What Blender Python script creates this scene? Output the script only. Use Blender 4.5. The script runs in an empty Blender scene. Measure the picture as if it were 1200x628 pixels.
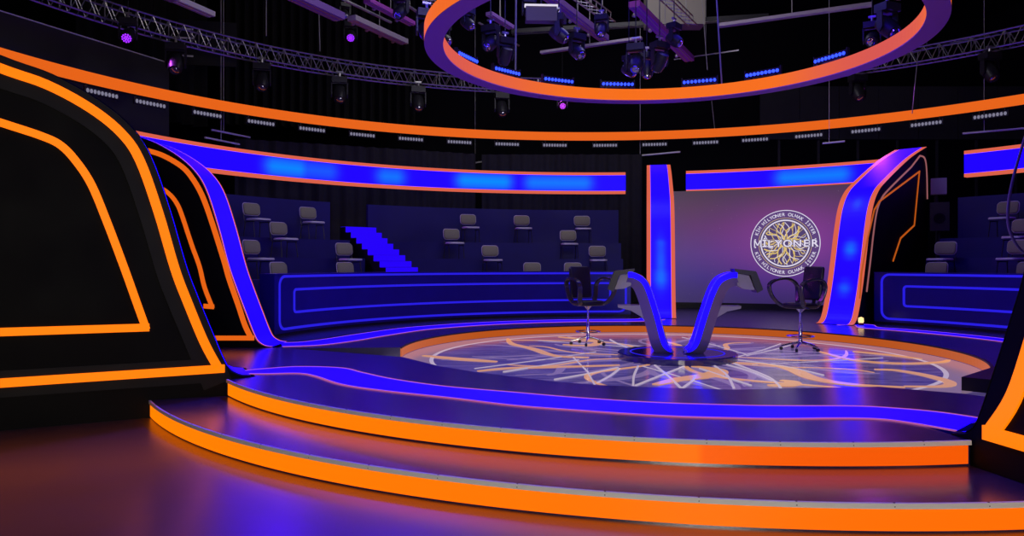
import bpy, math, random
from mathutils import Vector, Matrix
random.seed(7)
PI = math.pi
S = bpy.context.scene
COL = S.collection

# ------------------------------------------------------------------ camera
F, U0, V0, H = 865.0, 600.0, 310.0, 1.26      # focal length (px of 1200x628), principal column, horizon row, eye height above the stage
cd = bpy.data.cameras.new('camera'); cam = bpy.data.objects.new('camera', cd); COL.objects.link(cam)
cam.location = (0, 0, H); cam.rotation_euler = (PI/2, 0, 0)
cd.sensor_width = 36; cd.sensor_fit = 'HORIZONTAL'; cd.lens = 36*F/1200; cd.shift_y = (V0-314)/1200
cd.clip_end = 200
S.camera = cam
S.view_settings.view_transform = 'Standard'; S.view_settings.look = 'None'
S.view_settings.exposure = 0.0; S.view_settings.gamma = 1.0; S.view_settings.use_curve_mapping = False

# ------------------------------------------------------------------ world and lights
W = bpy.data.worlds.new('world'); S.world = W; W.use_nodes = True
bg = W.node_tree.nodes['Background']; bg.inputs[0].default_value = (0.30, 0.30, 0.9, 1); bg.inputs[1].default_value = 0.004
CX, CY = 2.4, 11.3                              # centre of the round stage
def light(name, kind, loc, target, power, col, size=1.0, spot=None, blend=0.5):
    l = bpy.data.lights.new(name, kind); l.energy = power; l.color = col
    if kind == 'AREA': l.size = size
    else: l.shadow_soft_size = size
    if spot: l.spot_size = math.radians(spot); l.spot_blend = blend
    o = bpy.data.objects.new(name, l); COL.objects.link(o); o.location = loc
    o.rotation_euler = (Vector(target)-Vector(loc)).to_track_quat('-Z', 'Y').to_euler()
    return o
BLUE = (0.03, 0.0, 1.0)
light('blue_wash', 'AREA', (CX, CY+1, 7.6), (CX, CY, 0), 200, BLUE, 5)
light('blue_wash', 'AREA', (0.5, 7.5, 7.0), (0.5, 7.0, 0), 130, BLUE, 3)
light('blue_beam', 'SPOT', (*[2.4+13.0*math.cos(math.radians(134)), 11.3+13.0*math.sin(math.radians(134))], 6.2), (-1.2, 6.0, 0), 450, (0.05, 0.0, 1.0), 0.9, 50, 0.8)
light('blue_wash', 'SPOT', (-1.5, 12.0, 7.0), (-0.8, 7.6, 0), 2600, (0.02, 0.0, 1.0), 0.5, 65, 0.9)
light('blue_wash', 'SPOT', (-1.0, 9.0, 7.2), (-2.5, 17.5, 1.6), 260, (0.05, 0.02, 1.0), 0.4, 75)
light('blue_wash', 'SPOT', (4.0, 9.0, 7.2), (9.5, 16.0, 1.2), 260, (0.08, 0.03, 1.0), 0.4, 60)
light('added_fill', 'AREA', (0.5, -3.8, 2.6), (0.8, 6, 0), 270, (1.0, 0.90, 0.78), 2.5)  # added frontal fill behind the camera, lifts nosings and upright faces
light('added_fill', 'AREA', (2.0, 17.0, 10.6), (2.0, 18, 7), 260, (0.95, 0.9, 1.0), 6)  # added white light overhead to brighten trusses and rig
light('added_seat_fill', 'SPOT', (1.5, 3.0, 8.5), (-2.0, 18, 1.5), 500, (1.0, 0.95, 0.8), 0.3, 50)  # added warm-white fill for the audience chairs
light('purple_spot', 'SPOT', (-9.2, 18.4, 6.9), (-3, 17, 1.6), 480, (0.55, 0.06, 1.0), 0.1, 70)
light('purple_spot', 'SPOT', (1.6, 24.0, 6.9), (3.0, 19.5, 1.6), 320, (0.7, 0.05, 1.0), 0.1, 70)
light('purple_spot', 'SPOT', (11.0, 23.0, 6.9), (10.5, 16.5, 1.8), 350, (0.6, 0.05, 1.0), 0.1, 60)

# ------------------------------------------------------------------ measuring helpers
def at(u, v, z):                                 # point of the horizontal plane z seen at photo pixel (u, v)
    Y = F*(z-H)/(V0-v); return ((u-U0)/F*Y, Y)
def atY(u, v, Y): return ((u-U0)/F*Y, Y, H+(V0-v)/F*Y)
def atz(u, v, z): x, y = at(u, v, z); return (x, y, z)
def ray_az(u, R):                                # azimuth at which the sight line of column u leaves the circle R
    k = (u-U0)/F; a = 1+k*k; b = -2*(k*CX+CY); c = CX*CX+CY*CY-R*R
    Y = (-b+math.sqrt(b*b-4*a*c))/2/a
    return math.degrees(math.atan2(Y-CY, k*Y-CX))
def pol(R, az, C=None):
    C = C or (CX, CY); a = math.radians(az); return (C[0]+R*math.cos(a), C[1]+R*math.sin(a))

# ------------------------------------------------------------------ materials
def mat(name, col, rough=0.5, metal=0.0, spec=0.5, noise=0.0, scale=8.0, bump=0.0, coat=0.0, ior=1.5):
    m = bpy.data.materials.new(name); m.use_nodes = True; nt = m.node_tree; b = nt.nodes['Principled BSDF']
    b.inputs['Base Color'].default_value = (*col, 1); b.inputs['Roughness'].default_value = rough
    b.inputs['Metallic'].default_value = metal; b.inputs['Specular IOR Level'].default_value = spec
    b.inputs['IOR'].default_value = ior
    if coat: b.inputs['Coat Weight'].default_value = coat; b.inputs['Coat Roughness'].default_value = rough*0.6
    if noise or bump:
        tc = nt.nodes.new('ShaderNodeTexCoord'); n = nt.nodes.new('ShaderNodeTexNoise'); n.inputs['Scale'].default_value = scale
        n.inputs['Detail'].default_value = 5
        nt.links.new(tc.outputs['Object'], n.inputs['Vector'])
        if noise:
            r = nt.nodes.new('ShaderNodeMapRange'); r.inputs['To Min'].default_value = max(0.02, rough-noise); r.inputs['To Max'].default_value = rough+noise
            nt.links.new(n.outputs['Fac'], r.inputs['Value']); nt.links.new(r.outputs['Result'], b.inputs['Roughness'])
            h = nt.nodes.new('ShaderNodeMix'); h.data_type = 'RGBA'
            h.inputs[6].default_value = (*[c*0.8 for c in col], 1); h.inputs[7].default_value = (*[min(1, c*1.2) for c in col], 1)
            nt.links.new(n.outputs['Fac'], h.inputs[0]); nt.links.new(h.outputs[2], b.inputs['Base Color'])
        if bump:
            bp = nt.nodes.new('ShaderNodeBump'); bp.inputs['Strength'].default_value = bump; bp.inputs['Distance'].default_value = 0.01
            nt.links.new(n.outputs['Fac'], bp.inputs['Height']); nt.links.new(bp.outputs['Normal'], b.inputs['Normal'])
    return m
def led(name, a, b=None, strength=1.0, rough=0.4):   # an emissive surface; the mesh attribute 'glow' says how far the emitted colour runs from a to b
    m = mat(name, (0.008, 0.008, 0.008), rough, spec=0.12 if rough > 0.3 else 0.5); nt = m.node_tree; p = nt.nodes['Principled BSDF']
    p.inputs['Emission Strength'].default_value = strength
    p.inputs['Emission Color'].default_value = (*a, 1)
    if b:
        at_ = nt.nodes.new('ShaderNodeAttribute'); at_.attribute_name = 'glow'
        mx = nt.nodes.new('ShaderNodeMix'); mx.data_type = 'RGBA'; mx.inputs[6].default_value = (*a, 1); mx.inputs[7].default_value = (*b, 1)
        nt.links.new(at_.outputs['Fac'], mx.inputs[0]); nt.links.new(mx.outputs[2], p.inputs['Emission Color'])
    return m
M = {}
M['studio_floor'] = mat('studio_floor', (0.065, 0.042, 0.016), 0.36, spec=0.5, noise=0.04, scale=3, coat=0.3, ior=2.3)
M['stage_top'] = mat('stage_top', (0.030, 0.018, 0.085), 0.25, spec=0.5, noise=0.03, scale=5, coat=0.3, ior=2.1)
M['stage_side'] = mat('stage_side', (0.006, 0.006, 0.008), 0.5)
M['nosing'] = mat('nosing_aluminium', (0.9, 0.9, 0.88), 0.55, 0.0)
M['screw'] = mat('screw_dark', (0.02, 0.02, 0.02), 0.5, 0.8)
M['black'] = mat('black_panel', (0.003, 0.003, 0.003), 0.6, spec=0.12, noise=0.1, scale=2)
M['frame'] = mat('charcoal_frame', (0.011, 0.011, 0.011), 0.55, spec=0.2, noise=0.1, scale=3)
M['wall'] = mat('studio_wall', (0.012, 0.012, 0.016), 0.9, spec=0.1, noise=0.05, scale=1)
M['flat'] = mat('grey_flat', (0.05, 0.05, 0.05), 0.8, spec=0.2, noise=0.1, scale=2)
M['drape'] = mat('black_drape', (0.028, 0.028, 0.026), 0.95, spec=0.1, noise=0.04, scale=6)
M['tier'] = mat('navy_tier', (0.010, 0.007, 0.13), 0.6, noise=0.1, scale=4)
M['parapet'] = mat('navy_parapet', (0.008, 0.004, 0.16), 0.3, noise=0.05, scale=3)
M['chair'] = mat('chair_fabric', (0.26, 0.25, 0.15), 0.85, noise=0.05, scale=60, bump=0.2)
M['chrome'] = mat('chrome', (0.75, 0.75, 0.78), 0.15, 1.0)
M['seatpan'] = mat('seat_pan', (0.55, 0.5, 0.58), 0.4)
M['leather'] = mat('black_leather', (0.012, 0.012, 0.016), 0.4, noise=0.08, scale=30, bump=0.2)
M['armband'] = mat('polished_arm', (0.10, 0.10, 0.11), 0.22, 0.6)
M['truss'] = mat('truss_aluminium', (0.55, 0.55, 0.56), 0.35, 0.9)
M['rig_dark'] = mat('rig_black', (0.03, 0.03, 0.035), 0.4, 0.3)
M['profile'] = mat('anodised_profile', (0.6, 0.52, 0.65), 0.35, 0.5)
M['lens'] = mat('lens_glass', (0.5, 0.5, 0.6), 0.05, 0.9)
M['cable'] = mat('grey_cable', (0.3, 0.3, 0.3), 0.5)
M['deskside'] = mat('desk_purple_grey', (0.30, 0.24, 0.50), 0.25, 0.3)
M['deskbase'] = mat('desk_base_navy', (0.03, 0.02, 0.20), 0.15, coat=0.5)
M['greypl'] = mat('grey_plastic', (0.45, 0.42, 0.48), 0.4)
M['ringunder'] = mat('ring_underside', (0.55, 0.16, 0.42), 0.55)
M['blue'] = led('blue_led', (0.005, 0.0, 1.0), (0.0, 0.10, 1.0), 2.6)
M['orange'] = led('orange_led', (1.0, 0.17, 0.0), (0.60, 0.055, 0.0), 1.4)
M['orange_dim'] = led('orange_led_hoop', (0.80, 0.125, 0.006), (0.85, 0.18, 0.05), 1.0)
M['ringled'] = led('ring_led', (0.93, 0.16, 0.006), (0.62, 0.08, 0.09), 1.0)
M['orange_rim'] = led('orange_led_rim', (0.47, 0.085, 0.006), (0.50, 0.12, 0.04), 1.0)
M['pink'] = led('salmon_trim', (0.70, 0.12, 0.065), (0.55, 0.12, 0.30), 1.0)
M['violet_line'] = led('violet_edge_line', (0.40, 0.09, 0.30), (0.42, 0.08, 0.35), 1.0)
M['blueline'] = led('blue_outline', (0.02, 0.012, 0.75), None, 1.0)
M['stairlit'] = led('lit_stair', (0.018, 0.0, 0.95), None, 1.0)
M['purple_led'] = led('purple_led', (0.30, 0.02, 1.0), None, 2.0)
M['magenta_led'] = led('magenta_led', (0.55, 0.05, 0.9), None, 1.8)
M['bar_led'] = led('bar_lens', (0.02, 0.05, 1.0), None, 3.0)
M['idle_glow'] = led('idle_lens_added_glow', (0.20, 0.19, 0.27), None, 1.0)  # unlit lenses; added emission stands in for light falling on them
M['flood'] = mat('floodlight_grey', (0.10, 0.08, 0.08), 0.5)
M['outline_dim'] = led('dim_outline', (0.30, 0.10, 0.11), None, 1.0)
M['warm'] = led('warm_lamp', (1.0, 0.65, 0.25), None, 1.5)
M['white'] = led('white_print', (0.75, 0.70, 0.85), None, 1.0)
M['gold'] = led('gold_print', (0.70, 0.50, 0.16), None, 1.0)
M['logodark'] = led('logo_field', (0.085, 0.055, 0.16), None, 1.0)
M['logoring'] = led('logo_ring', (0.11, 0.055, 0.20), None, 1.0)

# ------------------------------------------------------------------ mesh builder
class MB:
    def __init__(s): s.V = []; s.F = []; s.I = []; s.G = []; s.m = 0
    def v(s, p, g=0.0): s.V.append(tuple(p)); s.G.append(g); return len(s.V)-1
    def f(s, *ix): s.F.append(ix); s.I.append(s.m)
    def box(s, c, size, rz=0.0, mt=None):
        x, y, z = [d/2 for d in size]; R = mt or (Matrix.Translation(c) @ Matrix.Rotation(rz, 4, 'Z'))
        ids = [s.v(R @ Vector((a*x, b*y, k*z))) for k in (-1, 1) for a, b in ((-1, -1), (1, -1), (1, 1), (-1, 1))]
        for q in ((3, 2, 1, 0), (4, 5, 6, 7), (0, 1, 5, 4), (1, 2, 6, 5), (2, 3, 7, 6), (3, 0, 4, 7)): s.f(*[ids[i] for i in q])
        return s
    def prism(s, poly, z0, z1, fn=None):             # poly: (a, b) points; fn(a, b, h) -> world
        fn = fn or (lambda a, b, h: (a, b, h)); n = len(poly)
        A = [s.v(fn(a, b, z0)) for a, b in poly]; B = [s.v(fn(a, b, z1)) for a, b in poly]
        s.f(*A[::-1]); s.f(*B)
        for i in range(n): j = (i+1) % n; s.f(A[i], A[j], B[j], B[i])
        return s
    def arc(s, r0, r1, z0, z1, a0, a1, n=64, C=None, glow=None):
        full = abs(abs(a1-a0)-360) < 1e-6; rows = []
        for i in range(n if full else n+1):
            az = a0+(a1-a0)*i/n; g = glow(az) if glow else 0.0
            p0 = pol(r0, az, C); p1 = pol(r1, az, C)
            rows.append([s.v((*p0, z0), g), s.v((*p1, z0), g), s.v((*p1, z1), g), s.v((*p0, z1), g)])
        N = len(rows)
        for i in range(n):
            a, b = rows[i], rows[(i+1) % N]
            for k in range(4): s.f(a[k], a[(k+1) % 4], b[(k+1) % 4], b[k])
        if not full: s.f(*rows[0][::-1]); s.f(*rows[-1])
        return s
    def loft(s, rows, closed=False, cap=True, glow=None):   # rows of equal-length closed rings
        R = [[s.v(p, glow[i] if glow else 0.0) for p in r] for i, r in enumerate(rows)]; n = len(R); k = len(R[0])
        for i in range(n if closed else n-1):
            a, b = R[i], R[(i+1) % n]
            for j in range(k): s.f(a[j], a[(j+1) % k], b[(j+1) % k], b[j])
        if cap and not closed: s.f(*R[0][::-1]); s.f(*R[-1])
        return s
    def tube(s, pts, r, n=8, closed=False, flat=1.0):
        pts = [Vector(p) for p in pts]; rows = []; N = len(pts); up = None
        for i, p in enumerate(pts):
            if closed: t = pts[(i+1) % N]-pts[i-1]
            else: t = pts[min(i+1, N-1)]-pts[max(i-1, 0)]
            t.normalize()
            if up is None:
                up = Vector((0, 0, 1)) if abs(t.z) < 0.9 else Vector((1, 0, 0))
            a = t.cross(up)
            if a.length < 1e-4: a = t.cross(Vector((0.3, 1, 0.1)))
            a.normalize(); b = a.cross(t).normalized(); up = b
            rr = r[i] if isinstance(r, (list, tuple)) else r
            rows.append([p+a*math.cos(2*PI*j/n)*rr*flat+b*math.sin(2*PI*j/n)*rr for j in range(n)])
        return s.loft(rows, closed)
    def lathe(s, c, prof, n=24, mt=None):
        mt = mt or Matrix.Translation(c)
        rows = [[mt @ Vector((r*math.cos(2*PI*j/n), r*math.sin(2*PI*j/n), z)) for j in range(n)] for r, z in prof]
        return s.loft(rows)
    def rbox(s, mt, w, d, h, r=0.04, n=4):           # slab w x h with rounded corners, thickness d along local y
        poly = []
        for cx, cz, a0 in ((w/2-r, h/2-r, 0), (-w/2+r, h/2-r, 90), (-w/2+r, -h/2+r, 180), (w/2-r, -h/2+r, 270)):
            for i in range(n+1):
                a = math.radians(a0+90*i/n); poly.append((cx+r*math.cos(a), cz+r*math.sin(a)))
        e = min(d*0.25, r*0.5)
        ring = lambda sc, y: [mt @ Vector((x*(1-sc/(w/2)), y, z*(1-sc/(h/2)))) for x, z in poly]
        return s.loft([ring(e, -d/2), ring(0, -d/2+e), ring(0, d/2-e), ring(e, d/2)])
    def build(s, name, m, parent=None, smooth=False, label=None):
        me = bpy.data.meshes.new(name); o = bpy.data.objects.new(name, me); COL.objects.link(o)
        if parent is not None:
            root = parent
            while root.parent: root = root.parent
            off = Vector(root.location); o.parent = parent
        else:
            xs = [p[0] for p in s.V]; ys = [p[1] for p in s.V]; zs = [p[2] for p in s.V]
            off = Vector(((min(xs)+max(xs))/2, (min(ys)+max(ys))/2, min(zs))); o.location = off
        me.from_pydata([Vector(p)-off for p in s.V], [], s.F)
        for mm in (m if isinstance(m, (list, tuple)) else [m]): me.materials.append(mm)
        me.polygons.foreach_set('material_index', s.I)
        if any(s.G):
            a = me.attributes.new('glow', 'FLOAT', 'POINT'); a.data.foreach_set('value', s.G)
        import bmesh
        bm = bmesh.new(); bm.from_mesh(me); bmesh.ops.recalc_face_normals(bm, faces=bm.faces); bm.to_mesh(me); bm.free()
        if smooth:
            me.polygons.foreach_set('use_smooth', [True]*len(me.polygons))
            me.set_sharp_from_angle(angle=math.radians(38))
        if label: o['label'] = label
        return o
def tag(o, label, cat, group=None):
    o['label'] = label; o['category'] = cat
    if group: o['group'] = group
    return o
def thing(name, label, cat, loc=(0, 0, 0), rz=0.0, group=None):
    o = bpy.data.objects.new(name, None); o.empty_display_size = 0.1; COL.objects.link(o); o.location = loc; o.rotation_euler = (0, 0, rz)
    return tag(o, label, cat, group)
def struct(name, mb, m, **k): o = mb.build(name, m, **k); o['kind'] = 'structure'; return o
def kids(o): return [c for c in list(bpy.data.objects) if c.parent == o]
def copy_tree(o, parent=None):
    c = o.copy(); COL.objects.link(c); c.parent = parent
    for ch in kids(o): copy_tree(ch, c)
    return c
def smooth_pts(p, n=6, closed=False):             # Catmull-Rom through the points
    out = []; N = len(p); D = len(p[0])
    for i in range(N if closed else N-1):
        g = lambda k: p[k % N] if closed else p[max(0, min(N-1, k))]
        a, b, c, d = g(i-1), g(i), g(i+1), g(i+2)
        for j in range(n):
            t = j/n
            out.append(tuple(0.5*(2*b[k]+(c[k]-a[k])*t+(2*a[k]-5*b[k]+4*c[k]-d[k])*t*t+(-a[k]+3*b[k]-3*c[k]+d[k])*t**3) for k in range(D)))
    if not closed: out.append(tuple(p[-1]))
    return out
def strip(mb, pts, w, fn, h0, h1, closed=False, taper=None):  # a flat strip of width w along 2-D points, between heights h0 and h1, placed by fn(a, b, h)
    N = len(pts); L = []; Rr = []
    for i, p in enumerate(pts):
        a = Vector(pts[(i-1) % N] if closed or i else pts[0]); b = Vector(pts[(i+1) % N] if closed or i < N-1 else pts[-1]); q = Vector(p)
        t1 = (q-a); t2 = (b-q)
        if t1.length < 1e-9: t1 = t2
        if t2.length < 1e-9: t2 = t1
        t1.normalize(); t2.normalize(); n1 = Vector((-t1.y, t1.x)); n2 = Vector((-t2.y, t2.x)); m = n1+n2
        if m.length < 1e-6: m = n1
        m.normalize(); k = 1/max(0.45, m.dot(n1)); ww = w*(taper[i] if taper else 1)/2
        L.append(q+m*ww*k); Rr.append(q-m*ww*k)
    rows = [[fn(l.x, l.y, h0), fn(r.x, r.y, h0), fn(r.x, r.y, h1), fn(l.x, l.y, h1)] for l, r in zip(L, Rr)]
    mb.loft(rows, closed); return mb

# ================================================================== SETTING
ZF = -0.36
struct('floor', MB().box((2, 13, ZF-0.05), (36, 36, 0.1)), M['studio_floor'])
struct('ceiling', MB().box((2, 13, 11.65), (36, 36, 0.3)), M['wall'])
struct('wall_back', MB().box((2, 31, 5.6), (36, 0.3, 11.9)), M['wall'])
struct('wall_left', MB().box((-16, 13, 5.6), (0.3, 36, 11.9)), M['wall'])
struct('wall_right', MB().box((20, 13, 5.6), (0.3, 36, 11.9)), M['wall'])
struct('wall_front', MB().box((2, -5, 5.6), (36, 0.3, 11.9)), M['wall'])

# ------------------------------------------------------------------ fins (portals)
PROF = [(6.25, 0.003), (6.36, 0.02), (6.47, 0.09), (6.54, 0.22), (6.63, 0.45), (6.80, 0.9), (6.92, 1.25), (7.08, 1.85), (7.26, 2.4), (7.45, 2.7), (7.75, 2.95), (8.15, 3.16), (8.6, 3.30), (9.6, 3.68), (10.9, 4.13)]
PROFD = [(6.05, 0.003), (6.2, 0.03), (6.38, 0.2), (6.62, 0.75), (6.84, 1.45), (7.0, 2.0), (7.2, 2.5), (7.5, 2.85), (8.0, 3.13), (9.5, 3.78), (10.75, 4.2)]
def offs(prof, d):                               # the profile moved d outwards (towards the fin's body)
    out = []
    for i, p in enumerate(prof):
        a = Vector(prof[max(0, i-1)]); b = Vector(prof[min(len(prof)-1, i+1)]); t = (b-a).normalized(); out.append((p[0]+t.y*d, p[1]-t.x*d))
    return out
def fin(label, az, C, prof, n0, n1, side, blobs=(), zb=ZF, rend=10.9, lines=None, trim=0.09, rlow=None, trim_mat='pink'):
    """radial fin; n0..n1 is its thickness across, side = n of the face turned to the camera"""
    a = math.radians(az); d = (math.cos(a), math.sin(a)); n = (-d[1], d[0])
    fn = lambda r, z, h: (C[0]+d[0]*r+n[0]*h, C[1]+d[1]*r+n[1]*h, z)
    P = smooth_pts(prof, 5)
    base = fn(prof[3][0], 0, (n0+n1)/2)
    t = thing('stage_portal', label, 'portal', (base[0], base[1], zb))
    rl = rlow or prof[0][0]+0.05
    body = [p for p in P if p[1] > -1]+[(rend, zb)]+[(rl, zb)]
    MB().prism(body, n0, n1, fn).build('body', M['black'], t)
    # lit edge running up the inner profile
    def surf(pts, h):  return [fn(r, z, h) for r, z in pts]
    Q = offs(P, -0.012)
    def edge(h0, h1, nm, m, glowfn=None):
        mb = MB(); k = 1
        O = offs(P, 0.004)
        steps = 12 if glowfn else 1
        for sgm in range(steps):
            ha = h0+(h1-h0)*sgm/steps; hb = h0+(h1-h0)*(sgm+1)/steps
            A = [mb.v(fn(*q, ha), glowfn(q, (ha-h0)/(h1-h0)) if glowfn else 0) for q in Q]; B = [mb.v(fn(*q, hb), glowfn(q, (hb-h0)/(h1-h0)) if glowfn else 0) for q in Q]
            for i in range(len(Q)-1): mb.f(A[i], A[i+1], B[i+1], B[i])
        # back skin gives the strip a thickness
        A = [mb.v(fn(*q, h0)) for q in O]; B = [mb.v(fn(*q, h1)) for q in O]
        for i in range(len(O)-1): mb.f(B[i], B[i+1], A[i+1], A[i])
        return mb.build(nm, m, t)
    def gl(q, k):
        g = 0
        for (z0, kk, rz, rk, amp) in blobs: g = max(g, amp*math.exp(-((q[1]-z0)/rz)**2-((k-kk)/rk)**2))
        return g
    edge(n0+trim, n1-trim, 'lit_edge', M['blue'], gl if blobs else None)
    edge(n0, n0+trim, 'edge_trim', M[trim_mat]); edge(n1-trim, n1, 'edge_trim', M[trim_mat])
    return t, fn
GA = 0.9
# nearest left portal
CA = (2.6, 11.2)
ta, fa = fin('huge black portal with thick orange outlines filling the left edge of the view', 207.8, CA, PROF, -0.78, 0.0, 0, trim_mat='frame')
def face_strip(t, fn, pts, w, h0, h1, m, name='orange_outline', sm=True, closed=False):
    p = smooth_pts(pts, 5, closed) if sm else pts
    return strip(MB(), p, w, fn, h0, h1, closed).build(name, m, t)
def rz(C, az, h, px):                            # photo pixels -> (r, z) on the fin's face plane
    a = math.radians(az); d = (math.cos(a), math.sin(a)); n = (-d[1], d[0]); c = (C[0]+n[0]*h, C[1]+n[1]*h); out = []
    for u, v in px:
        k = (u-U0)/F; Y = (c[0]*n[0]+c[1]*n[1])/(k*n[0]+n[1]); out.append(((k*Y-c[0])*d[0]+(Y-c[1])*d[1], H+(V0-v)/F*Y))
    return out
# outlines of the nearest left portal
op = [p for p in offs(PROF, 0.115) if p[1] > 0.3 and p[0] < 10]
fr = [(6.60, -0.06)]+[p for p in offs(PROF, 0.15) if p[1] > 0.2 and p[0] < 10.2]
strip(MB(), smooth_pts(fr, 5), 0.30, fa, 0.0, 0.012).build('frame', M['frame'], ta)
strip(MB(), [(6.70, 0.10), (9.75, 0.09)], 0.26, fa, 0.0, 0.011).build('frame', M['frame'], ta)
up = smooth_pts([(6.60, 0.13)]+[(r, z) for r, z in op], 5)
face_strip(ta, fa, up, 0.092, 0.012, 0.03, M['orange'], sm=False)
face_strip(ta, fa, [(6.53, 0.115), (8.0, 0.11), (9.75, 0.10)], 0.088, 0.012, 0.03, M['orange'], sm=False)
inn = rz(CA, 207.8, 0, [(0, 143.5), (50, 160), (72, 171), (90, 190), (107.5, 217), (125, 259), (145, 312), (160, 354), (171.5, 386)])
inn = [(9.6, 2.95)]+inn
face_strip(ta, fa, smooth_pts(inn, 5), 0.076, 0.0, 0.02, M['orange'], sm=False)
inb = rz(CA, 207.8, 0, [(175, 383.5), (0, 389)])
face_strip(ta, fa, [inb[0], inb[1], (9.6, inb[1][1])], 0.08, 0.0, 0.022, M['orange'], sm=False)
# second portal at the left
CB = (2.6, 11.2)
tb, fb = fin('second black portal from the left with narrow orange outlines and a bright blue inner edge', 180, CB, PROF, -0.78, 0.0, 0, rend=9.9, trim=0.05)
ob = rz(CB, 180, 0, [(150, 170), (171.7, 176), (191.7, 182.5), (213, 195), (225, 208), (236.7, 228), (247.5, 257), (262.5, 304.5), (268.7, 326.5), (280, 359), (287.5, 381.5), (295.5, 397.5)])
face_strip(tb, fb, smooth_pts(ob, 5), 0.075, 0.0, 0.02, M['orange_dim'], sm=False)
bb = rz(CB, 180, 0, [(298, 396), (240, 396)]); face_strip(tb, fb, [bb[0], bb[1], (9.0, bb[1][1])], 0.07, 0.0, 0.022, M['orange_dim'], sm=False)
ib = rz(CB, 180, 0, [(170, 214), (188, 220), (198, 226.7), (206, 236), (212.5, 249.5), (225, 287), (234, 312), (240, 336.5), (249.5, 361)])
face_strip(tb, fb, smooth_pts(ib, 5), 0.06, 0.0, 0.02, M['orange_dim'], sm=False)
ibb = rz(CB, 180, 0, [(251, 359.5), (239, 358.5)]); face_strip(tb, fb, ibb, 0.07, 0.0, 0.022, M['orange_dim'], sm=False)
# slim portal between the grandstand and the screen, seen edge-on
CC = (CX, CY)
tc_, fc = fin('slim blue lit portal seen edge-on beside the big screen', 79.6, CC, PROFD, -0.34, 0.34, 0, blobs=((1.3, 0.5, 0.45, 0.2, 0.35), (0.95, 0.5, 0.2, 0.25, 0.6), (1.75, 0.5, 0.1, 0.2, 0.35)), rend=10.7, trim=0.10)
# portal right of the screen
td, fd = fin('blue lit portal right of the screen with thin outlines on its black side', 44, CC, PROFD, -0.38, 0.38, 0, blobs=((0.75, 0.5, 0.1, 0.2, 0.35), (1.6, 0.45, 0.12, 0.2, 0.6), (2.6, 0.45, 0.1, 0.16, 0.2)), rend=10.9, trim=0.115)
Ld = rz(CC, 44, -0.38, [(1007, 350), (1009, 320), (1016, 280), (1024, 246), (1030, 236), (1077, 201), (1071, 264), (1055, 279), (1046, 306)])
face_strip(td, fd, Ld, 0.035, -0.40, -0.38, M['orange_rim'], sm=False)
ol = [(p[0], p[1]) for p in offs(PROFD, 0.20) if 0.3 < p[1] < 3.95]
ol = smooth_pts(ol, 5)+smooth_pts([(10.2, 3.93), (10.55, 3.9), (10.7, 3.6), (10.75, 2.9)], 4)
face_strip(td, fd, ol, 0.035, -0.40, -0.38, M['outline_dim'], sm=False, name='dim_outline')
# nearest portal at the right
CE = (2.29, 11.67); AE = 279
te, fe = fin('dark portal cut by the right frame edge with a wide orange outline', AE, CE, PROF, 0.0, 0.78, 0, rend=10.6, trim_mat='frame')
oe = [(6.63, 0.09)]+[p for p in offs(PROF, 0.21) if p[1] > 0.3 and p[0] < 9.6]
face_strip(te, fe, smooth_pts(oe, 5), 0.115, -0.02, 0.0, M['orange'], sm=False)
face_strip(te, fe, [(6.57, 0.085), (8.0, 0.085), (9.4, 0.085)], 0.10, -0.022, 0.0, M['orange'], sm=False)
face_strip(te, fe, [(7.05, -0.10), (7.05, -0.28)], 0.035, -0.006, 0.0, M['stage_side'], sm=False, name='slot')

# ------------------------------------------------------------------ stage: two orange-fronted steps
C2 = (2.35, 11.872); R2 = 6.655; C1 = (2.435, 11.963); R1 = 7.52
def az_of(C, p): return math.degrees(math.atan2(p[1]-C[1], p[0]-C[0])) % 360
a2s, a2e = az_of(C2, (-3.12, 8.08)), az_of(C2, (3.29, 5.24))
a1s, a1e = az_of(C1, (-3.90, 7.82)), az_of(C1, (3.42, 4.5))
def stepglow(seam):
    return lambda az: max(0, min(1, (az-215)/55))*0.5+(0.35 if az > seam else 0)
def make_step(nm, label, C, R, a0, a1, zt, poly, seam, extra=()):
    t = thing(nm, label, 'stage step', (C[0], C[1]-R, zt-0.18))
    MB().prism(poly, zt-0.18, zt).build('tread', M['stage_top'], t)
    MB().arc(R-0.012, R+0.008, zt-0.030, zt+0.004, a0, a1, 72, C).build('nosing', M['nosing'], t)
    MB().arc(R-0.03, R-0.004, zt-0.166, zt-0.032, a0+0.15, a1-0.15, 120, C, stepglow(seam)).build('riser_light', M['orange'], t)
    mb = MB()
    k = a0+3
    while k < a1-1:
        p = pol(R-0.002, k, C); mb.lathe((p[0], p[1], zt+0.003), [(0.006, 0), (0.006, 0.003), (0.001, 0.004)], 8); k += 4.4
        p = pol(R+0.006, k, C); mb.box((p[0], p[1], zt-0.016), (0.006, 0.006, 0.006))
    sc = mb.build('screws', M['screw'], t); sc['kind'] = 'stuff'
    return t
arcp = lambda C, R, a0, a1, n: [pol(R, a0+(a1-a0)*i/n, C) for i in range(n+1)]
fA = lambda r, h=0.0: fa(r, 0, h)[:2]
fB = lambda r, h=0.0: fb(r, 0, h)[:2]
fE = lambda r, h=0.0: fe(r, 0, h)[:2]
inner_edge = [at(*q, 0) for q in ((1127, 460), (1030, 453), (940, 454.5), (860, 456.5), (780, 454.5), (700, 451), (650, 447), (600, 441), (555, 435.5), (515, 429), (472, 418.3))]
inner_edge[0] = (4.42, 7.2)
apex = (-3.35, 11.12)
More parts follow.
